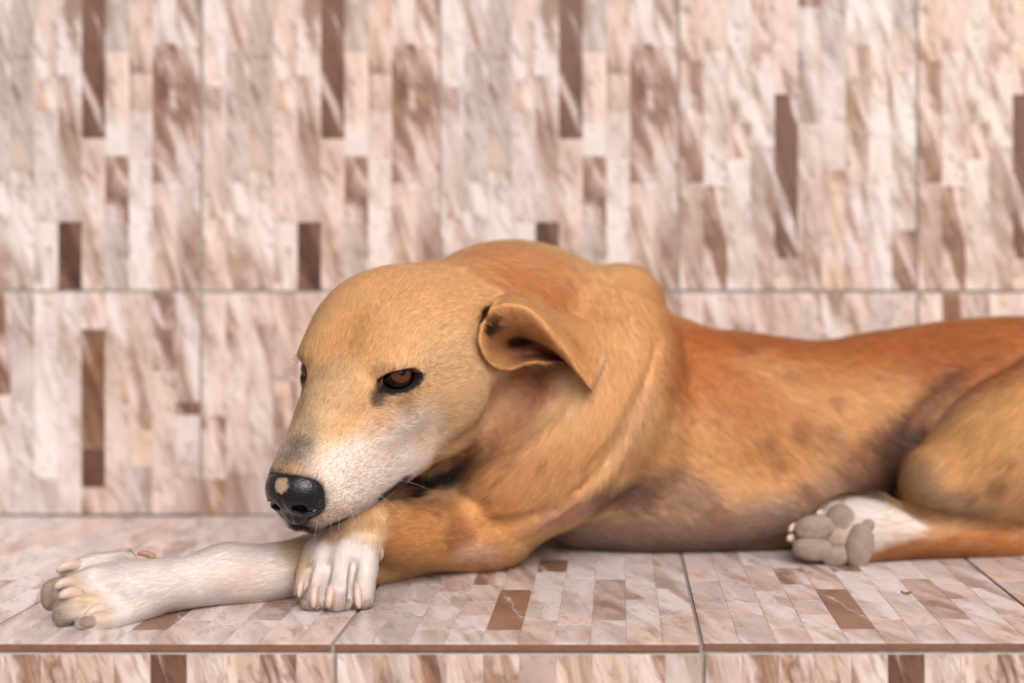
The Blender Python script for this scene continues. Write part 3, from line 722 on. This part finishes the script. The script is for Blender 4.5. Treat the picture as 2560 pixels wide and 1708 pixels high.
# ------------------------------------------------------------------ the dog: materials
def mat_skin():
    s = NT("dog_skin"); at = s.new("ShaderNodeAttribute", attribute_name="coat")
    tc = s.new("ShaderNodeTexCoord").outputs["Object"]
    n = s.noise(tc, 900, 3, .6)
    s.base(s.mix(s.mrange(n, .3, .7, .0, .18), at.outputs["Color"], s.mix(1., at.outputs["Color"], (.62, .56, .52), 'MULTIPLY')))
    s.rough(.72); s.b.inputs["Specular IOR Level"].default_value = .2; s.bump(n, .0006, .5)
    return s.m
def mat_hair():
    s = NT("dog_hair"); at = s.new("ShaderNodeAttribute", attribute_name="hcol"); nv = s.new("ShaderNodeAttribute", attribute_name="snorm")
    s.base(at.outputs["Color"]); s.rough(.55); s.b.inputs["Specular IOR Level"].default_value = .22
    s.t.links.new(nv.outputs["Vector"], s.b.inputs["Normal"])
    return s.m
def mat_simple(name, rgb, rough, spec=.5, sss=0., scale=700, var=.25, bump=.0003):
    s = NT(name); tc = s.new("ShaderNodeTexCoord").outputs["Object"]; n = s.noise(tc, scale, 4, .6); n2 = s.noise(tc, scale * .12, 3, .5)
    c = lin(*rgb)
    s.base(s.mix(s.mrange(s.math('ADD', s.math('MULTIPLY', n, .5), s.math('MULTIPLY', n2, .5)), .35, .65), c, tuple(x * (1 - var) for x in c))); s.rough(rough)
    s.b.inputs["Specular IOR Level"].default_value = spec
    if sss:
        s.b.inputs["Subsurface Weight"].default_value = sss; s.b.inputs["Subsurface Radius"].default_value = (.003, .0012, .0008)
    s.bump(n, bump, .6)
    return s.m
def mat_nose():
    s = NT("nose_leather"); at = s.new("ShaderNodeAttribute", attribute_name="coat"); tc = s.new("ShaderNodeTexCoord").outputs["Object"]
    v = s.new("ShaderNodeTexVoronoi"); s.put(v.inputs["Vector"], tc); v.inputs["Scale"].default_value = 850
    n = s.noise(tc, 1500, 3, .6); n2 = s.noise(tc, 260, 4, .65)
    s.base(s.mix(s.mrange(n2, .60, .74, 0, .35), at.outputs["Color"], lin(120, 118, 124)))
    sep = s.new("ShaderNodeSeparateColor"); s.put(sep.inputs[0], at.outputs["Color"])
    s.rough(s.math('ADD', s.mrange(n2, .3, .7, .17, .30), s.mrange(sep.outputs[0], .02, .2, 0, .45)))
    s.b.inputs["Specular IOR Level"].default_value = .4
    s.bump(s.math('ADD', s.math('MULTIPLY', v.outputs["Distance"], 1.0), s.math('MULTIPLY', n, .3)), .0005, .32)
    return s.m
def mat_eye():
    s = NT("eye"); tc = s.new("ShaderNodeTexCoord").outputs["Object"]
    sx = s.new("ShaderNodeSeparateXYZ"); s.put(sx.inputs[0], tc)
    r = s.math('SQRT', s.math('ADD', s.math('MULTIPLY', sx.outputs[0], sx.outputs[0]), s.math('MULTIPLY', sx.outputs[1], sx.outputs[1])))
    ang = s.math('ARCTAN2', sx.outputs[1], sx.outputs[0])
    cv = s.new("ShaderNodeCombineXYZ"); s.put(cv.inputs[0], s.math('MULTIPLY', ang, 3.0)); s.put(cv.inputs[1], s.math('MULTIPLY', r, 500.))
    fib = s.noise(cv.outputs[0], 2.2, 4, .6)
    iris = s.mix(s.mrange(fib, .3, .7), lin(100, 55, 31), lin(58, 31, 19))
    u = s.math('DIVIDE', r, .0112)
    c = s.ramp(u, [(0, (0, 0, 0)), (.22, (0, 0, 0)), (.27, (1, 1, 1)), (.56, (1, 1, 1)), (.64, (.05, .05, .05)), (1, (.03, .03, .03))])
    s.base(s.mix(1., iris, c, 'MULTIPLY')); s.rough(.2); s.b.inputs["Specular IOR Level"].default_value = .12
    s.b.inputs["Coat Weight"].default_value = .15; s.b.inputs["Coat Roughness"].default_value = .03
    return s.m
M_SKIN, M_HAIR, M_NOSE, M_EYE = mat_skin(), mat_hair(), mat_nose(), mat_eye()
M_CLAW = mat_simple("claw_horn", (203, 176, 162), .4, .4, .05, 600, .2, .0002)
M_PAD = mat_simple("paw_pad", (160, 140, 128), .8, .25, .1, 1100, .42, .0012)
M_PAD2 = mat_simple("paw_pad_dark", (150, 128, 114), .75, .3, .1, 1500, .3, .0005)
M_PINK = mat_simple("dewclaw", (172, 128, 110), .5, .4, .3, 600, .25, .0002)

# ------------------------------------------------------------------ the dog: meshes
dog = bpy.data.objects.new("dog", None); link(dog); dog.location = (float(Q(1500, 1200, 1.0)[0]), 1.0, 0)
tag(dog, "tan short-haired dog lying on the tiled bench, chin on its white forepaw", "dog")
bpy.context.view_layer.update()
DINV = Matrix.Translation(-dog.location)
def dchild(o):
    o.parent = dog; o.matrix_parent_inverse = DINV; return o
nose_s = Sculpt()
N_ = lambda prim, k, sym=False: nose_s.add(In(HF, prim, sym), k * HS)
N_(Ell((6.6, 0, -3.15), (1.4, 1.72, 1.26)), .3)
N_(Ell((6.65, .76, -3.75), (1.0, .90, .85)), .5, True)
N_(Ell((6.75, 0, -4.5), (.8, .85, .72)), .6)
for nz_ in (nose_s, dog_s):
    nz_.sub(In(HF, Ell((7.8, .82, -3.65), (.85, .40, .30), np.array(euler(28, 0, 0)).T), True), .16 * HS)
    nz_.sub(In(HF, Tube([(7.55, 1.0, -3.72, .14), (7.1, 1.6, -3.92, .10), (6.5, 1.95, -4.0, .05)]), True), .12 * HS)
nose_s.crease(In(HF, Tube([(8.1, 0, -3.0, .02), (7.8, 0, -4.0, .02), (7.4, 0, -5.2, .02)])), .0009, .0010)
RES = .0014
bv, bq = mesh_sdf(dog_s, (-.37, .72, -.004), (.47, 1.132, .25), RES, 3)
bn = vnormals(bv, bq)
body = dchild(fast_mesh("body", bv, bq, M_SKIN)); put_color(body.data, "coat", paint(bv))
print("body", len(bv), round(time.time() - T0, 1))

# nose
nlo = np.array(HF.w((6.5, 0, -3.5))) - .028
nv, nq = mesh_sdf(nose_s, nlo, nlo + .056, .0006, 2)
nose = dchild(fast_mesh("nose", nv, nq, M_NOSE))
nc = np.tile(np.array(lin(15, 15, 19)), (len(nv), 1)); ql = HF.loc(nv)
pj = np.stack([CX + FPX * nv[:, 0] / nv[:, 1], CY - FPX * (nv[:, 2] - CAMH) / nv[:, 1]], 1)
mi = np.nonzero(np.linalg.norm(pj - (697, 1210), axis=1) < 6)[0]; mc = nv[mi[nv[mi, 1].argmin()]] if len(mi) else nv[0]
mud = np.clip((.0052 - np.linalg.norm(nv - mc, axis=1) + .0016 * fbm(nv, 500, 2)) / .0016, 0, 1)[:, None]
nc = nc * (1 - mud) + np.array(lin(158, 128, 106)) * (1 + .45 * fbm(nv, 900, 5)[:, None]) * mud
put_color(nose.data, "coat", nc)
nose["label"] = "black nose leather with a dried mud spot"

# eyes
def uv_sphere(n=32, m=24):
    vs = [(0, 0, 1)]; fs = []
    for i in range(1, m):
        t = math.pi * i / m
        vs += [(math.sin(t) * math.cos(2 * math.pi * j / n), math.sin(t) * math.sin(2 * math.pi * j / n), math.cos(t)) for j in range(n)]
    vs.append((0, 0, -1))
    for j in range(n): fs.append((0, 1 + j, 1 + (j + 1) % n))
    for i in range(m - 2):
        for j in range(n):
            a = 1 + i * n + j; b_ = 1 + i * n + (j + 1) % n; fs.append((a, a + n, b_ + n, b_))
    k = 1 + (m - 2) * n
    for j in range(n): fs.append((k + j, len(vs) - 1, k + (j + 1) % n))
    return np.array(vs), fs
SPH = uv_sphere()
def eye(side, gaze):
    c = HF.w(EYE_C * (1, side, 1)); R_ = EYE_R * HS
    v = SPH[0] * R_
    bul = np.clip((SPH[0][:, 2] - .80) / .2, 0, 1); v = v * (1 + .07 * bul * bul)[:, None]
    o = mesh_obj("eye", v, SPH[1], M_EYE, None, True)
    o.matrix_world = Matrix.Translation(Vector(c)) @ Vector(gaze).to_track_quat('Z', 'Y').to_matrix().to_4x4()
    loc = o.matrix_world.copy(); dchild(o); o.matrix_basis = loc
    return o
def ray_sphere(px, py, c, R_):
    o = np.array([0, 0, CAMH]); d = unit(P(px, py, 1.) - o); b_ = d @ (c - o); q = (c - o) @ (c - o) - b_ * b_
    return o + d * (b_ - math.sqrt(max(R_ * R_ - q, 0)))
cN = HF.w(EYE_C)
g1 = unit(ray_sphere(1004, 929, cN, EYE_R * HS) - cN)
eye(1, g1); eye(-1, unit(HR @ np.array((.75, -.62, .05))))

# ears
def sheet(curves, n, m, th):
    """a thick sheet through a net of control points -> verts, quads"""
    c = np.array(curves, float)
    c = np.stack([catmull(c[i], n) for i in range(len(c))])
    g_ = np.stack([catmull(c[:, j], m) for j in range(n)], 1)        # m x n x 3
    a, b_ = np.gradient(g_, axis=0), np.gradient(g_, axis=1)
    N = np.cross(a, b_); N /= np.linalg.norm(N, axis=2, keepdims=True) + 1e-12
    thk = np.full((m, n, 1), th)
    ii = np.linspace(0, 1, m)[:, None, None]; jj = np.linspace(0, 1, n)[None, :, None]
    thk = thk * np.clip(.35 + 2.5 * np.minimum(1 - jj, .3), .25, 1) 
    f, b2 = g_ + N * thk / 2, g_ - N * thk / 2
    v = np.vstack([f.reshape(-1, 3), b2.reshape(-1, 3)]); q = []
    I = np.arange(m * n).reshape(m, n); o = m * n
    q1 = np.stack([I[:-1, :-1], I[:-1, 1:], I[1:, 1:], I[1:, :-1]], -1).reshape(-1, 4)
    q.append(q1[:, ::-1]); q.append(q1 + o)
    ring = np.concatenate([I[0, :], I[1:, -1], I[-1, -2::-1], I[-2::-1, 0]])
    q.append(np.stack([ring[:-1], ring[1:], ring[1:] + o, ring[:-1] + o], 1))
    return v, np.vstack(q)
E1 = lambda rows: [Q(*Z1(x, y), D) for x, y, D in rows]
ear_net = [E1([(1128, 470, .862), (1118, 560, .863), (1165, 650, .870), (1250, 682, .875), (1340, 652, .880), (1430, 650, .888), (1530, 655, .890), (1640, 778, .890)]),
           E1([(1150, 440, .866), (1170, 520, .878), (1240, 575, .898), (1320, 590, .909), (1400, 605, .912), (1470, 625, .907), (1545, 662, .896), (1641, 776, .890)]),
           E1([(1160, 412, .862), (1230, 397, .864), (1310, 414, .868), (1385, 464, .872), (1450, 537, .876), (1520, 617, .881), (1580, 697, .885), (1642, 775, .890)]),
           E1([(1172, 390, .864), (1245, 372, .867), (1335, 385, .872), (1412, 432, .878), (1485, 505, .883), (1548, 592, .885), (1600, 685, .888), (1643, 774, .890)]),
           E1([(1192, 352, .882), (1285, 345, .890), (1385, 385, .900), (1480, 440, .910), (1565, 508, .913), (1622, 592, .906), (1650, 680, .896), (1644, 774, .891)]),
           E1([(1225, 350, .906), (1325, 350, .920), (1435, 400, .934), (1575, 425, .952), (1725, 465, .956), (1738, 570, .932), (1694, 655, .911), (1646, 773, .892)])]
ev, eq = sheet(ear_net, 60, 56, .0018)
ear = dchild(fast_mesh("ear", ev, eq, M_SKIN)); ear["label"] = "folded near ear hanging back with a dark tufted opening"
def paint_ear(p, inner):
    c = np.tile(np.array(lin(208, 152, 100)), (len(p), 1)); n = fbm(p, 300, 4); n0 = fbm(p, 90, 8)
    def sp(x, y, D, r, rgb, s, sel=None):
        nonlocal c
        d = np.linalg.norm(p - Q(*Z1(x, y), D), axis=1) / r + .3 * n
        w = np.clip((1.3 - d) / .6, 0, 1) * s
        if sel is not None: w = w * sel
        c = c * (1 - w[:, None]) + np.array(lin(*rgb)) * w[:, None]
    sp(1250, 600, .885, .022, (164, 116, 76), .95, inner)  # cup interior toned down: shade inside the ear put into its colour
    sp(1450, 610, .898, .012, (112, 64, 44), .95, inner); sp(1500, 640, .893, .008, (92, 52, 38), .9, inner)  # painted shadow on the underside of the ear fold
    sp(1400, 590, .903, .009, (146, 86, 70), .9, inner); sp(1340, 590, .900, .009, (150, 100, 92), .9, inner)
    sp(1150, 470, .872, .0075, (36, 26, 24), .9, inner); sp(1190, 440, .868, .005, (60, 44, 36), .7, inner)
    sp(1290, 560, .895, .0070, (32, 23, 23), .95, inner); sp(1300, 600, .897, .004, (50, 34, 32), .8, inner)
    sp(1130, 560, .858, .003, (110, 76, 52), .6, inner)
    [sp(1755 - 9.5 * k_, 470 + 26 * k_, .946 - .0055 * k_, .0030, (228, 200, 174), .6) for k_ in range(10)]
    sp(1580, 520, .893, .008, (176, 116, 74), .6); 
    return c * (1 + .08 * n0 + .06 * n)[:, None]
NE = 60 * 56
inner_v = np.zeros(len(ev)); jj = (np.arange(NE) // 60) / 55.
inner_v[:NE] = inner_v[NE:] = (jj < .44)
put_color(ear.data, "coat", paint_ear(ev, inner_v))
en = vnormals(ev, eq)
# the far ear, folded back behind the skull
def mir(p):
    q = HF.loc(p); q[:, 1] *= -1; q += np.array((-1.6, 1.5, -1.3)); return np.array([HF.w(a) for a in q])
fv = mir(ev); fq = eq[:, ::-1]
ear2 = dchild(fast_mesh("ear", fv, fq, M_SKIN)); put_color(ear2.data, "coat", paint_ear(ev, inner_v)); fnn = vnormals(fv, fq)

# claws and pads
def claw(root, tip, r, up, mat=M_CLAW):
    root, tip, up = (np.asarray(a, float) for a in (root, tip, up))
    ax = tip - root; L = np.linalg.norm(ax); a = ax / L; u = unit(up - a * (up @ a)); s_ = np.cross(a, u)
    vs, fs = [], []; n, m = 10, 8
    for i in range(m):
        t = i / (m - 1); rad = r * (1.15 - .45 * t ** 1.8) * (1. if i < m - 1 else .6)
        c = root + ax * t + u * L * .16 * math.sin(math.pi * min(t * .9, 1))
        for k in range(n):
            w = 2 * math.pi * k / n; vs.append(c + rad * (math.cos(w) * .82 * s_ + math.sin(w) * u))
    for i in range(m - 1):
        for k in range(n): fs.append((i * n + k, i * n + (k + 1) % n, (i + 1) * n + (k + 1) % n, (i + 1) * n + k))
    fs.append(tuple((m - 1) * n + k for k in range(n))); fs.append(tuple(reversed(range(n))))
    return dchild(mesh_obj("claw", vs, fs, mat, None, True))
def pad(c, r, ax, mat=M_PAD, power=2.6):
    d = SPH[0]; k = (np.abs(d) ** power).sum(1) ** (-1 / power); v = d * k[:, None] * np.asarray(r)
    v = v * (1 + .05 * fbm(d + np.asarray(c) * 40, 1.6, 3)[:, None])
    v = v @ np.asarray(ax) + c
    return dchild(mesh_obj("paw_pad", v, SPH[1], mat, None, True))
def claw_at(z, a, b_, r, out, lift=.0035, tipD=.0045, up=(0, -1, .6), mat=M_CLAW):
    x0, y0 = z(*a); x1, y1 = z(*b_); p = hit(x0, y0); D = p[1]
    return claw(Q(x0, y0, D + lift), Q(x1, y1, D - tipD), r, up, mat)
for a, b_, r in (((1594, 575), (1570, 690), .0026), ((1668, 612), (1656, 750), .0030), ((1770, 615), (1741, 754), .0031), ((1914, 602), (1922, 758), .0029)):
    claw_at(ZM, a, b_, r, None)
claw_at(ZM, (2048, 395), (2036, 478), .0016, None, .001, .0015, (1, -.3, 0), M_PINK)
for a, b_, r in (((505, 438), (345, 462), .0034), ((480, 548), (334, 560), .0034), ((495, 614), (360, 616), .0035), ((665, 698), (518, 750), .0038)):
    claw_at(ZL, a, b_, r, None, .004, .006, (0, -.5, 1))
claw(Q(*ZL(945, 384), .806), Q(*ZL(838, 358), .803), .0019, (0, 0, 1), M_PINK)
def tilt(deg, yaw=0):
    a, y = math.radians(deg), math.radians(yaw)
    ex = np.array((math.cos(a), 0, math.sin(a))); ez = np.array((-math.sin(a), 0, math.cos(a))); ey = np.array((0., 1, 0))
    Ry = np.array(Matrix.Rotation(y, 3, 'Z')); return np.stack([Ry @ ex, Ry @ ey, Ry @ ez])
for x, y, D, rx, rz, dg in ((1640, 728, .8125, .0062, .0040, 0), (1805, 732, .8120, .0075, .0042, 0), (1950, 715, .8135, .0050, .0040, 0)):
    p = Q(*ZM(x, y), D); p[2] = max(p[2], rz * .98); pad(p, (rx, .006, rz), tilt(dg), M_PAD2)
for x, y, D, rx, rz, dg in ((335, 600, .784, .0050, .0092, -6), (412, 715, .776, .0062, .0078, -28), (570, 785, .7695, .0062, .0042, 12)):
    p = Q(*ZL(x, y), D); p[2] = max(p[2], rz * .9); pad(p, (rx, .0085, rz), tilt(dg, -25), M_PAD2)
HPD = .939
for x, y, D, rx, rz, dg in ((1168, 1308, HPD, .0142, .0090, -8), (1158, 1420, HPD - .002, .0142, .0084, 4), (1318, 1262, HPD + .003, .0112, .0100, 40), (1282, 1466, HPD - .001, .0100, .0080, -14),
                            (1410, 1405, HPD - .003, .0098, .0165, 8), (1452, 1290, HPD + .001, .0058, .0054, 0)):
    p = Q(*Z5(x, y), D); p[2] = max(p[2], rz * .8); pad(p, (rx, .0070, rz), tilt(-dg), M_PAD, 2.25)
for a, b_, r in (((1215, 1240), (1180, 1232), .0024), ((1075, 1300), (1030, 1325), .0026), ((1060, 1372), (1022, 1368), .0030)):
    x0, y0 = Z5(*a); x1, y1 = Z5(*b_); claw(Q(x0, y0, HPD + .006), Q(x1, y1, HPD), r, (0, 0, 1))

# ------------------------------------------------------------------ the dog: fur
FLOW = []
def flow(a, b_):
    p, q = hit(*a), hit(*b_); FLOW.append((p, unit(q - p)))
def build_flow():
    for a, b_ in (((1200, 580), (1290, 610)), ((1150, 620), (1230, 680)), ((1420, 680), (1470, 760)), ((1400, 800), (1430, 900)), ((1330, 900), (1330, 990)), ((1200, 940), (1150, 1000)), ((1180, 900), (1230, 930)),
                  ((1300, 1030), (1250, 1120)), ((1180, 1110), (1120, 1180)), ((1080, 1210), (1000, 1215)), ((960, 1215), (890, 1225)), ((1560, 760), (1660, 790)), ((1600, 900), (1690, 950)), ((1560, 1060), (1640, 1110)),
                  ((1500, 1180), (1570, 1220)), ((1800, 820), (1900, 850)), ((1800, 1000), (1870, 1060)), ((1800, 1180), (1880, 1200)), ((2000, 830), (2100, 830)), ((2000, 980), (2060, 1020)), ((2200, 780), (2300, 790)),
                  ((2250, 1000), (2200, 1080)), ((2300, 1100), (2240, 1150)), ((2200, 1220), (2120, 1225)), ((2060, 1210), (1990, 1205)), ((660, 1270), (580, 1290)), ((540, 1300), (450, 1320)), ((400, 1330), (320, 1340)), ((280, 1340), (220, 1350)), ((250, 1390), (200, 1395)),
                  ((790, 1230), (775, 1290)), ((730, 1290), (712, 1340)), ((780, 1300), (770, 1350)), ((840, 1290), (830, 1350)), ((1130, 860), (1160, 940)), ((1060, 1180), (1000, 1200))): flow(a, b_)
    h = lambda p, d: FLOW.append((HF.w(p), unit(HR @ np.array(d, float))))
    for s in (1, -1):
        for p, d in (((5.5, .8, -1.2), (-1, .3, .5)), ((5.2, 1.8, -3), (-1, .5, .1)), ((4.0, 2.2, -4), (-1, .4, -.2)), ((2.5, 2.6, -3), (-1, .4, -.05)), ((1.5, 2.8, -4.6), (-1, .3, -.25)), ((1.2, 1.6, -.3), (-.7, .25, .6)), ((2.8, 1.2, -.4), (-1, .3, .4)),
                     ((1.2, 2.6, -1.0), (-.6, .5, -.6)), ((.0, 3.4, -1.2), (-.7, .4, -.7)), ((-1.4, 4.0, -.2), (-1, .3, 0)), ((.8, 2.2, .8), (-.5, .0, 1)), ((-.2, 3.0, .9), (-.7, .3, .6)), ((-1.3, 3.6, .7), (-1, .3, .35)),
                     ((-1, 1, 2.2), (-1, .1, .5)), ((-3, 2.5, 3), (-1, .3, 0)), ((-5, 3.8, 2), (-1, .3, -.2)), ((-4, 5, -1), (-1, .2, -.35)), ((-3, 4.8, -3), (-1, .3, -.4)), ((-1, 3.8, -3), (-1, .4, -.2)), ((-4, 4.8, -5), (-1, .1, -.3)), ((0, 3, -6), (-1, .2, -.2)), ((-6, 1.5, 3.8), (-1, .1, -.2))):
            h((p[0], p[1] * s, p[2]), (d[0], d[1] * s, d[2]))
build_flow()
FP = np.array([f[0] for f in FLOW]); FD = np.array([f[1] for f in FLOW])
def flow_at(p):
    out = np.zeros_like(p)
    for i in range(0, len(p), 40000):
        d2 = ((p[i:i + 40000, None] - FP[None]) ** 2).sum(2) + 2e-5
        w = d2 ** -2.0; out[i:i + 40000] = (w[:, :, None] * FD[None]).sum(1) / w.sum(1)[:, None]
    return out / (np.linalg.norm(out, axis=1, keepdims=True) + 1e-9)
rng = np.random.default_rng(3)
def unmir(p):
    q = HF.loc(p) - np.array((-1.6, 1.5, -1.3)); q[:, 1] *= -1; return np.array([HF.w(a) for a in q])
def scatter(v, q, n_, count, weight=None):
    tri = np.vstack([q[:, [0, 1, 2]], q[:, [0, 2, 3]]])
    a, b_, c = v[tri[:, 0]], v[tri[:, 1]], v[tri[:, 2]]
    ar = np.linalg.norm(np.cross(b_ - a, c - a), axis=1)
    if weight is not None: ar = ar * weight(((a + b_ + c) / 3))
    k = rng.choice(len(tri), count, p=ar / ar.sum())
    r1, r2 = rng.random(count), rng.random(count); f = r1 + r2 > 1; r1[f], r2[f] = 1 - r1[f], 1 - r2[f]
    w = np.stack([1 - r1 - r2, r1, r2], 1)
    pos = sum(w[:, i:i + 1] * v[tri[k, i]] for i in range(3)); nm = sum(w[:, i:i + 1] * n_[tri[k, i]] for i in range(3))
    return pos, nm / (np.linalg.norm(nm, axis=1, keepdims=True) + 1e-12)
# fewer hairs where the belly and far side face away from every standpoint in front of the bench
def dens(c):
    ql = HF.loc(c)
    near = np.exp(-np.maximum(0, (c[:, 1] - .84)) / .10)
    return .30 + 1.5 * near + .8 * (np.linalg.norm(ql - (0, 1.5, -1.5), axis=1) < 8)
NH = 430000
hp, hn = scatter(bv, bq, bn, NH, dens)
keep = (hp[:, 2] > .0012)
de, qe = eye_rim(hp); keep &= ~((de < .10) & (np.abs(qe[:, 0]) < 3) & (np.abs(qe[:, 2]) < 2.5))
nd = nose_s(hp.astype(np.float32)); keep &= nd > .0004
hp, hn, de, qe, nd = hp[keep], hn[keep], de[keep], qe[keep], nd[keep]
away = hn[:, 1] < .55                                                # roots on the side turned to the wall keep a thinner coat
keep = away | (rng.random(len(hp)) < .45); hp, hn, de, qe, nd = (a[keep] for a in (hp, hn, de, qe, nd))
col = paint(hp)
fl = flow_at(hp)
fl += .15 * np.stack([vnoise(hp, 180, 31), vnoise(hp, 180, 32), vnoise(hp, 180, 33)], 1) + .12 * rng.normal(size=hp.shape)
fl -= hn * (fl * hn).sum(1, keepdims=True); fl /= np.linalg.norm(fl, axis=1, keepdims=True) + 1e-9
ql = HF.loc(hp)
inhead = (np.abs(ql[:, 1]) < 7) & (ql[:, 0] > -9) & (ql[:, 2] > -7.0) & (ql[:, 2] < 6) & (hp[:, 2] > .052)
ln = np.where(inhead, .0050, .0090)
mz = np.clip((ql[:, 0] - .5) / 4.5, 0, 1) * inhead; ln = ln * (1 - .48 * mz)
eyed = np.clip((de - .1) / 1.2, 0, 1); ln = np.where(inhead & (np.abs(qe[:, 0]) < 3.2), ln * (.45 + .55 * eyed), ln)
legs = (hp[:, 2] < .055) & (hp[:, 1] < .93) & ~inhead; ln = np.where(legs, .0058, ln)
ln *= .7 + .6 * rng.random(len(hp))
lift = np.where(inhead, .30, .24) + .10 * rng.random(len(hp)) + .06 * rng.normal(size=len(hp)); lift = np.clip(lift, .08, .7)
# colour of single hairs: slight spread, some dark-tipped hairs on the muzzle and round the eyes
wht = np.clip((col.min(1) - .30) / .2, 0, 1) * ~inhead
jit = 1 + (.15 + .07 * inhead - .10 * wht) * rng.normal(size=len(hp)); hcol = col * np.clip(jit, .6, 1.45)[:, None]
warm = .05 * rng.normal(size=len(hp)); hcol *= np.stack([1 + warm, np.ones(len(hp)), 1 - warm], 1)
pd = .10 * mz + .12 * inhead * np.clip(1 - (de - .1) / .9, 0, 1) + .22 * inhead * np.clip(1 - nd / .020, 0, 1) + .015 * (1 - wht)
dk = rng.random(len(hp)) < pd; hcol[dk] *= .36
lt = rng.random(len(hp)) < .05; hcol[lt] = hcol[lt] * .6 + .4 * np.array(lin(226, 206, 186))
groups = [(hp, hn, fl, ln, lift, hcol)]
# ear coat
for v_, q_, n_, cnt, inn in ((ev, eq, en, 28000, True), (fv, fq, fnn, 5000, False)):
    p_, m_ = scatter(v_, q_, n_, cnt)
    src = p_ if inn else unmir(p_)
    idx_ = np.empty(len(src), int)
    for i in range(0, len(src), 2000): idx_[i:i + 2000] = ((src[i:i + 2000, None] - ev[None]) ** 2).sum(2).argmin(1)
    isin = inner_v[idx_]; c_ = paint_ear(src, isin)
    t_ = (Q(*Z1(1640, 775), .89) if inn else mir(Q(*Z1(1640, 775), .89)[None])[0]) - p_
    t_ = t_ / (np.linalg.norm(t_, axis=1, keepdims=True) + 1e-9) + .2 * rng.normal(size=p_.shape); t_ -= m_ * (t_ * m_).sum(1, keepdims=True); t_ /= np.linalg.norm(t_, axis=1, keepdims=True) + 1e-9
    dark_ = c_.mean(1) < .05
    l_ = np.where(dark_, .0085, .0055) * (.7 + .6 * rng.random(len(p_)))
    kp = np.where(isin > .5, rng.random(len(p_)) < np.where(dark_, 1., .4), True)
    g_ = (p_, m_, t_, l_, np.where(dark_, .6, .22) + .1 * rng.random(len(p_)), c_ * np.clip(1 + .15 * rng.normal(size=len(p_)), .6, 1.4)[:, None])
    groups.append(tuple(a[kp] for a in g_))
hp, hn, fl, ln, lift, hcol = (np.concatenate(a) for a in zip(*groups))
n = len(hp); S_ = np.linspace(0, 1, 4)
pts = np.empty((n, 4, 3), np.float32)
for j, t in enumerate(S_):
    up_ = lift * (t - .62 * t * t)
    pts[:, j] = hp + (fl * t + hn * up_[:, None]) * ln[:, None] - hn * .0002
rad = np.tile(np.array([.000070, .000062, .000042, .000014], np.float32), (n, 1)) * np.where(ln > .008, 1.25, 1.)[:, None].astype(np.float32)
pts[:, :, 2] = np.maximum(pts[:, :, 2], .0004)
def make_curves(name, pts, rad, hcol, hn, mat):
    cd = bpy.data.hair_curves.new(name); n = len(pts); cd.add_curves([pts.shape[1]] * n)
    cd.attributes["position"].data.foreach_set("vector", np.ascontiguousarray(pts, np.float32).ravel())
    ra = cd.attributes.get("radius") or cd.attributes.new("radius", 'FLOAT', 'POINT'); ra.data.foreach_set("value", rad.astype(np.float32).ravel())
    a = cd.attributes.new("hcol", 'FLOAT_COLOR', 'CURVE'); a.data.foreach_set("color", np.hstack([hcol, np.ones((n, 1))]).astype(np.float32).ravel())
    b_ = cd.attributes.new("snorm", 'FLOAT_VECTOR', 'CURVE'); b_.data.foreach_set("vector", hn.astype(np.float32).ravel())
    cd.materials.append(mat)
    return dchild(link(bpy.data.objects.new(name, cd)))
fur = make_curves("fur", pts, rad, hcol, hn, M_HAIR); fur["kind"] = "stuff"
# whiskers and lashes
wp, wr, wc, wn = [], [], [], []
def whisker(p, d, L, g=.25, r=.00006, c=(214, 198, 186)):
    p, d = np.asarray(p, float), unit(d); t = np.linspace(0, 1, 6)[:, None]
    wp.append(p + d * t * L + np.array((0, 0, -g * L)) * t * t); wr.append(r * (1 - .8 * t[:, 0])); wc.append(lin(*c)); wn.append((0, -1, .3))
for a, d, L in (((985, 1135), (.75, -.3, -.5), .030), ((985, 1140), (.9, -.2, -.35), .034), ((1000, 1130), (1, -.1, -.2), .040), ((960, 1150), (.5, -.4, -.8), .022), ((880, 1100), (.9, -.4, .1), .034), ((860, 1130), (.8, -.5, -.3), .028),
                ((845, 1080), (.9, -.45, .25), .036), ((800, 1160), (.5, -.6, -.7), .016), ((760, 1180), (.1, -.6, -.9), .013), ((730, 1190), (-.1, -.6, -.9), .012), ((820, 1170), (.3, -.6, -.8), .014), ((780, 1185), (.0, -.6, -.9), .012), ((1000, 1040), (.9, -.3, .2), .022)):
    whisker(hit(*a), d, L)
whisker(HF.w((5.0, -1.9, -2.8)), (-.7, .5, .4), .032); whisker(HF.w((5.2, -1.8, -3.3)), (-.9, .4, .1), .028); whisker(HF.w((4.6, -2.0, -3.6)), (-.8, .5, -.2), .028)
for k in range(26):
    t = k / 25; p = EYE_MID + EYE_N * .42 + EYE_X * (1.15 * (2 * t - 1)) + EYE_Z * (.50 * math.sqrt(max(0, 1 - (2 * t - 1) ** 2)) + .06)
    for s in (1, -1):
        d = HR @ ((EYE_N * .55 + EYE_Z * .55 + EYE_X * (.7 * t - .1) + .15 * rng.normal(size=3)) * (1, s, 1))
        whisker(HF.w(p * (1, s, 1)), d, .0050, .2, .00010, (30, 22, 20))
wk = make_curves("whisker", np.array(wp), np.array(wr), np.array(wc), np.array(wn), M_HAIR); wk["kind"] = "stuff"
print("hairs", n, round(time.time() - T0, 1))
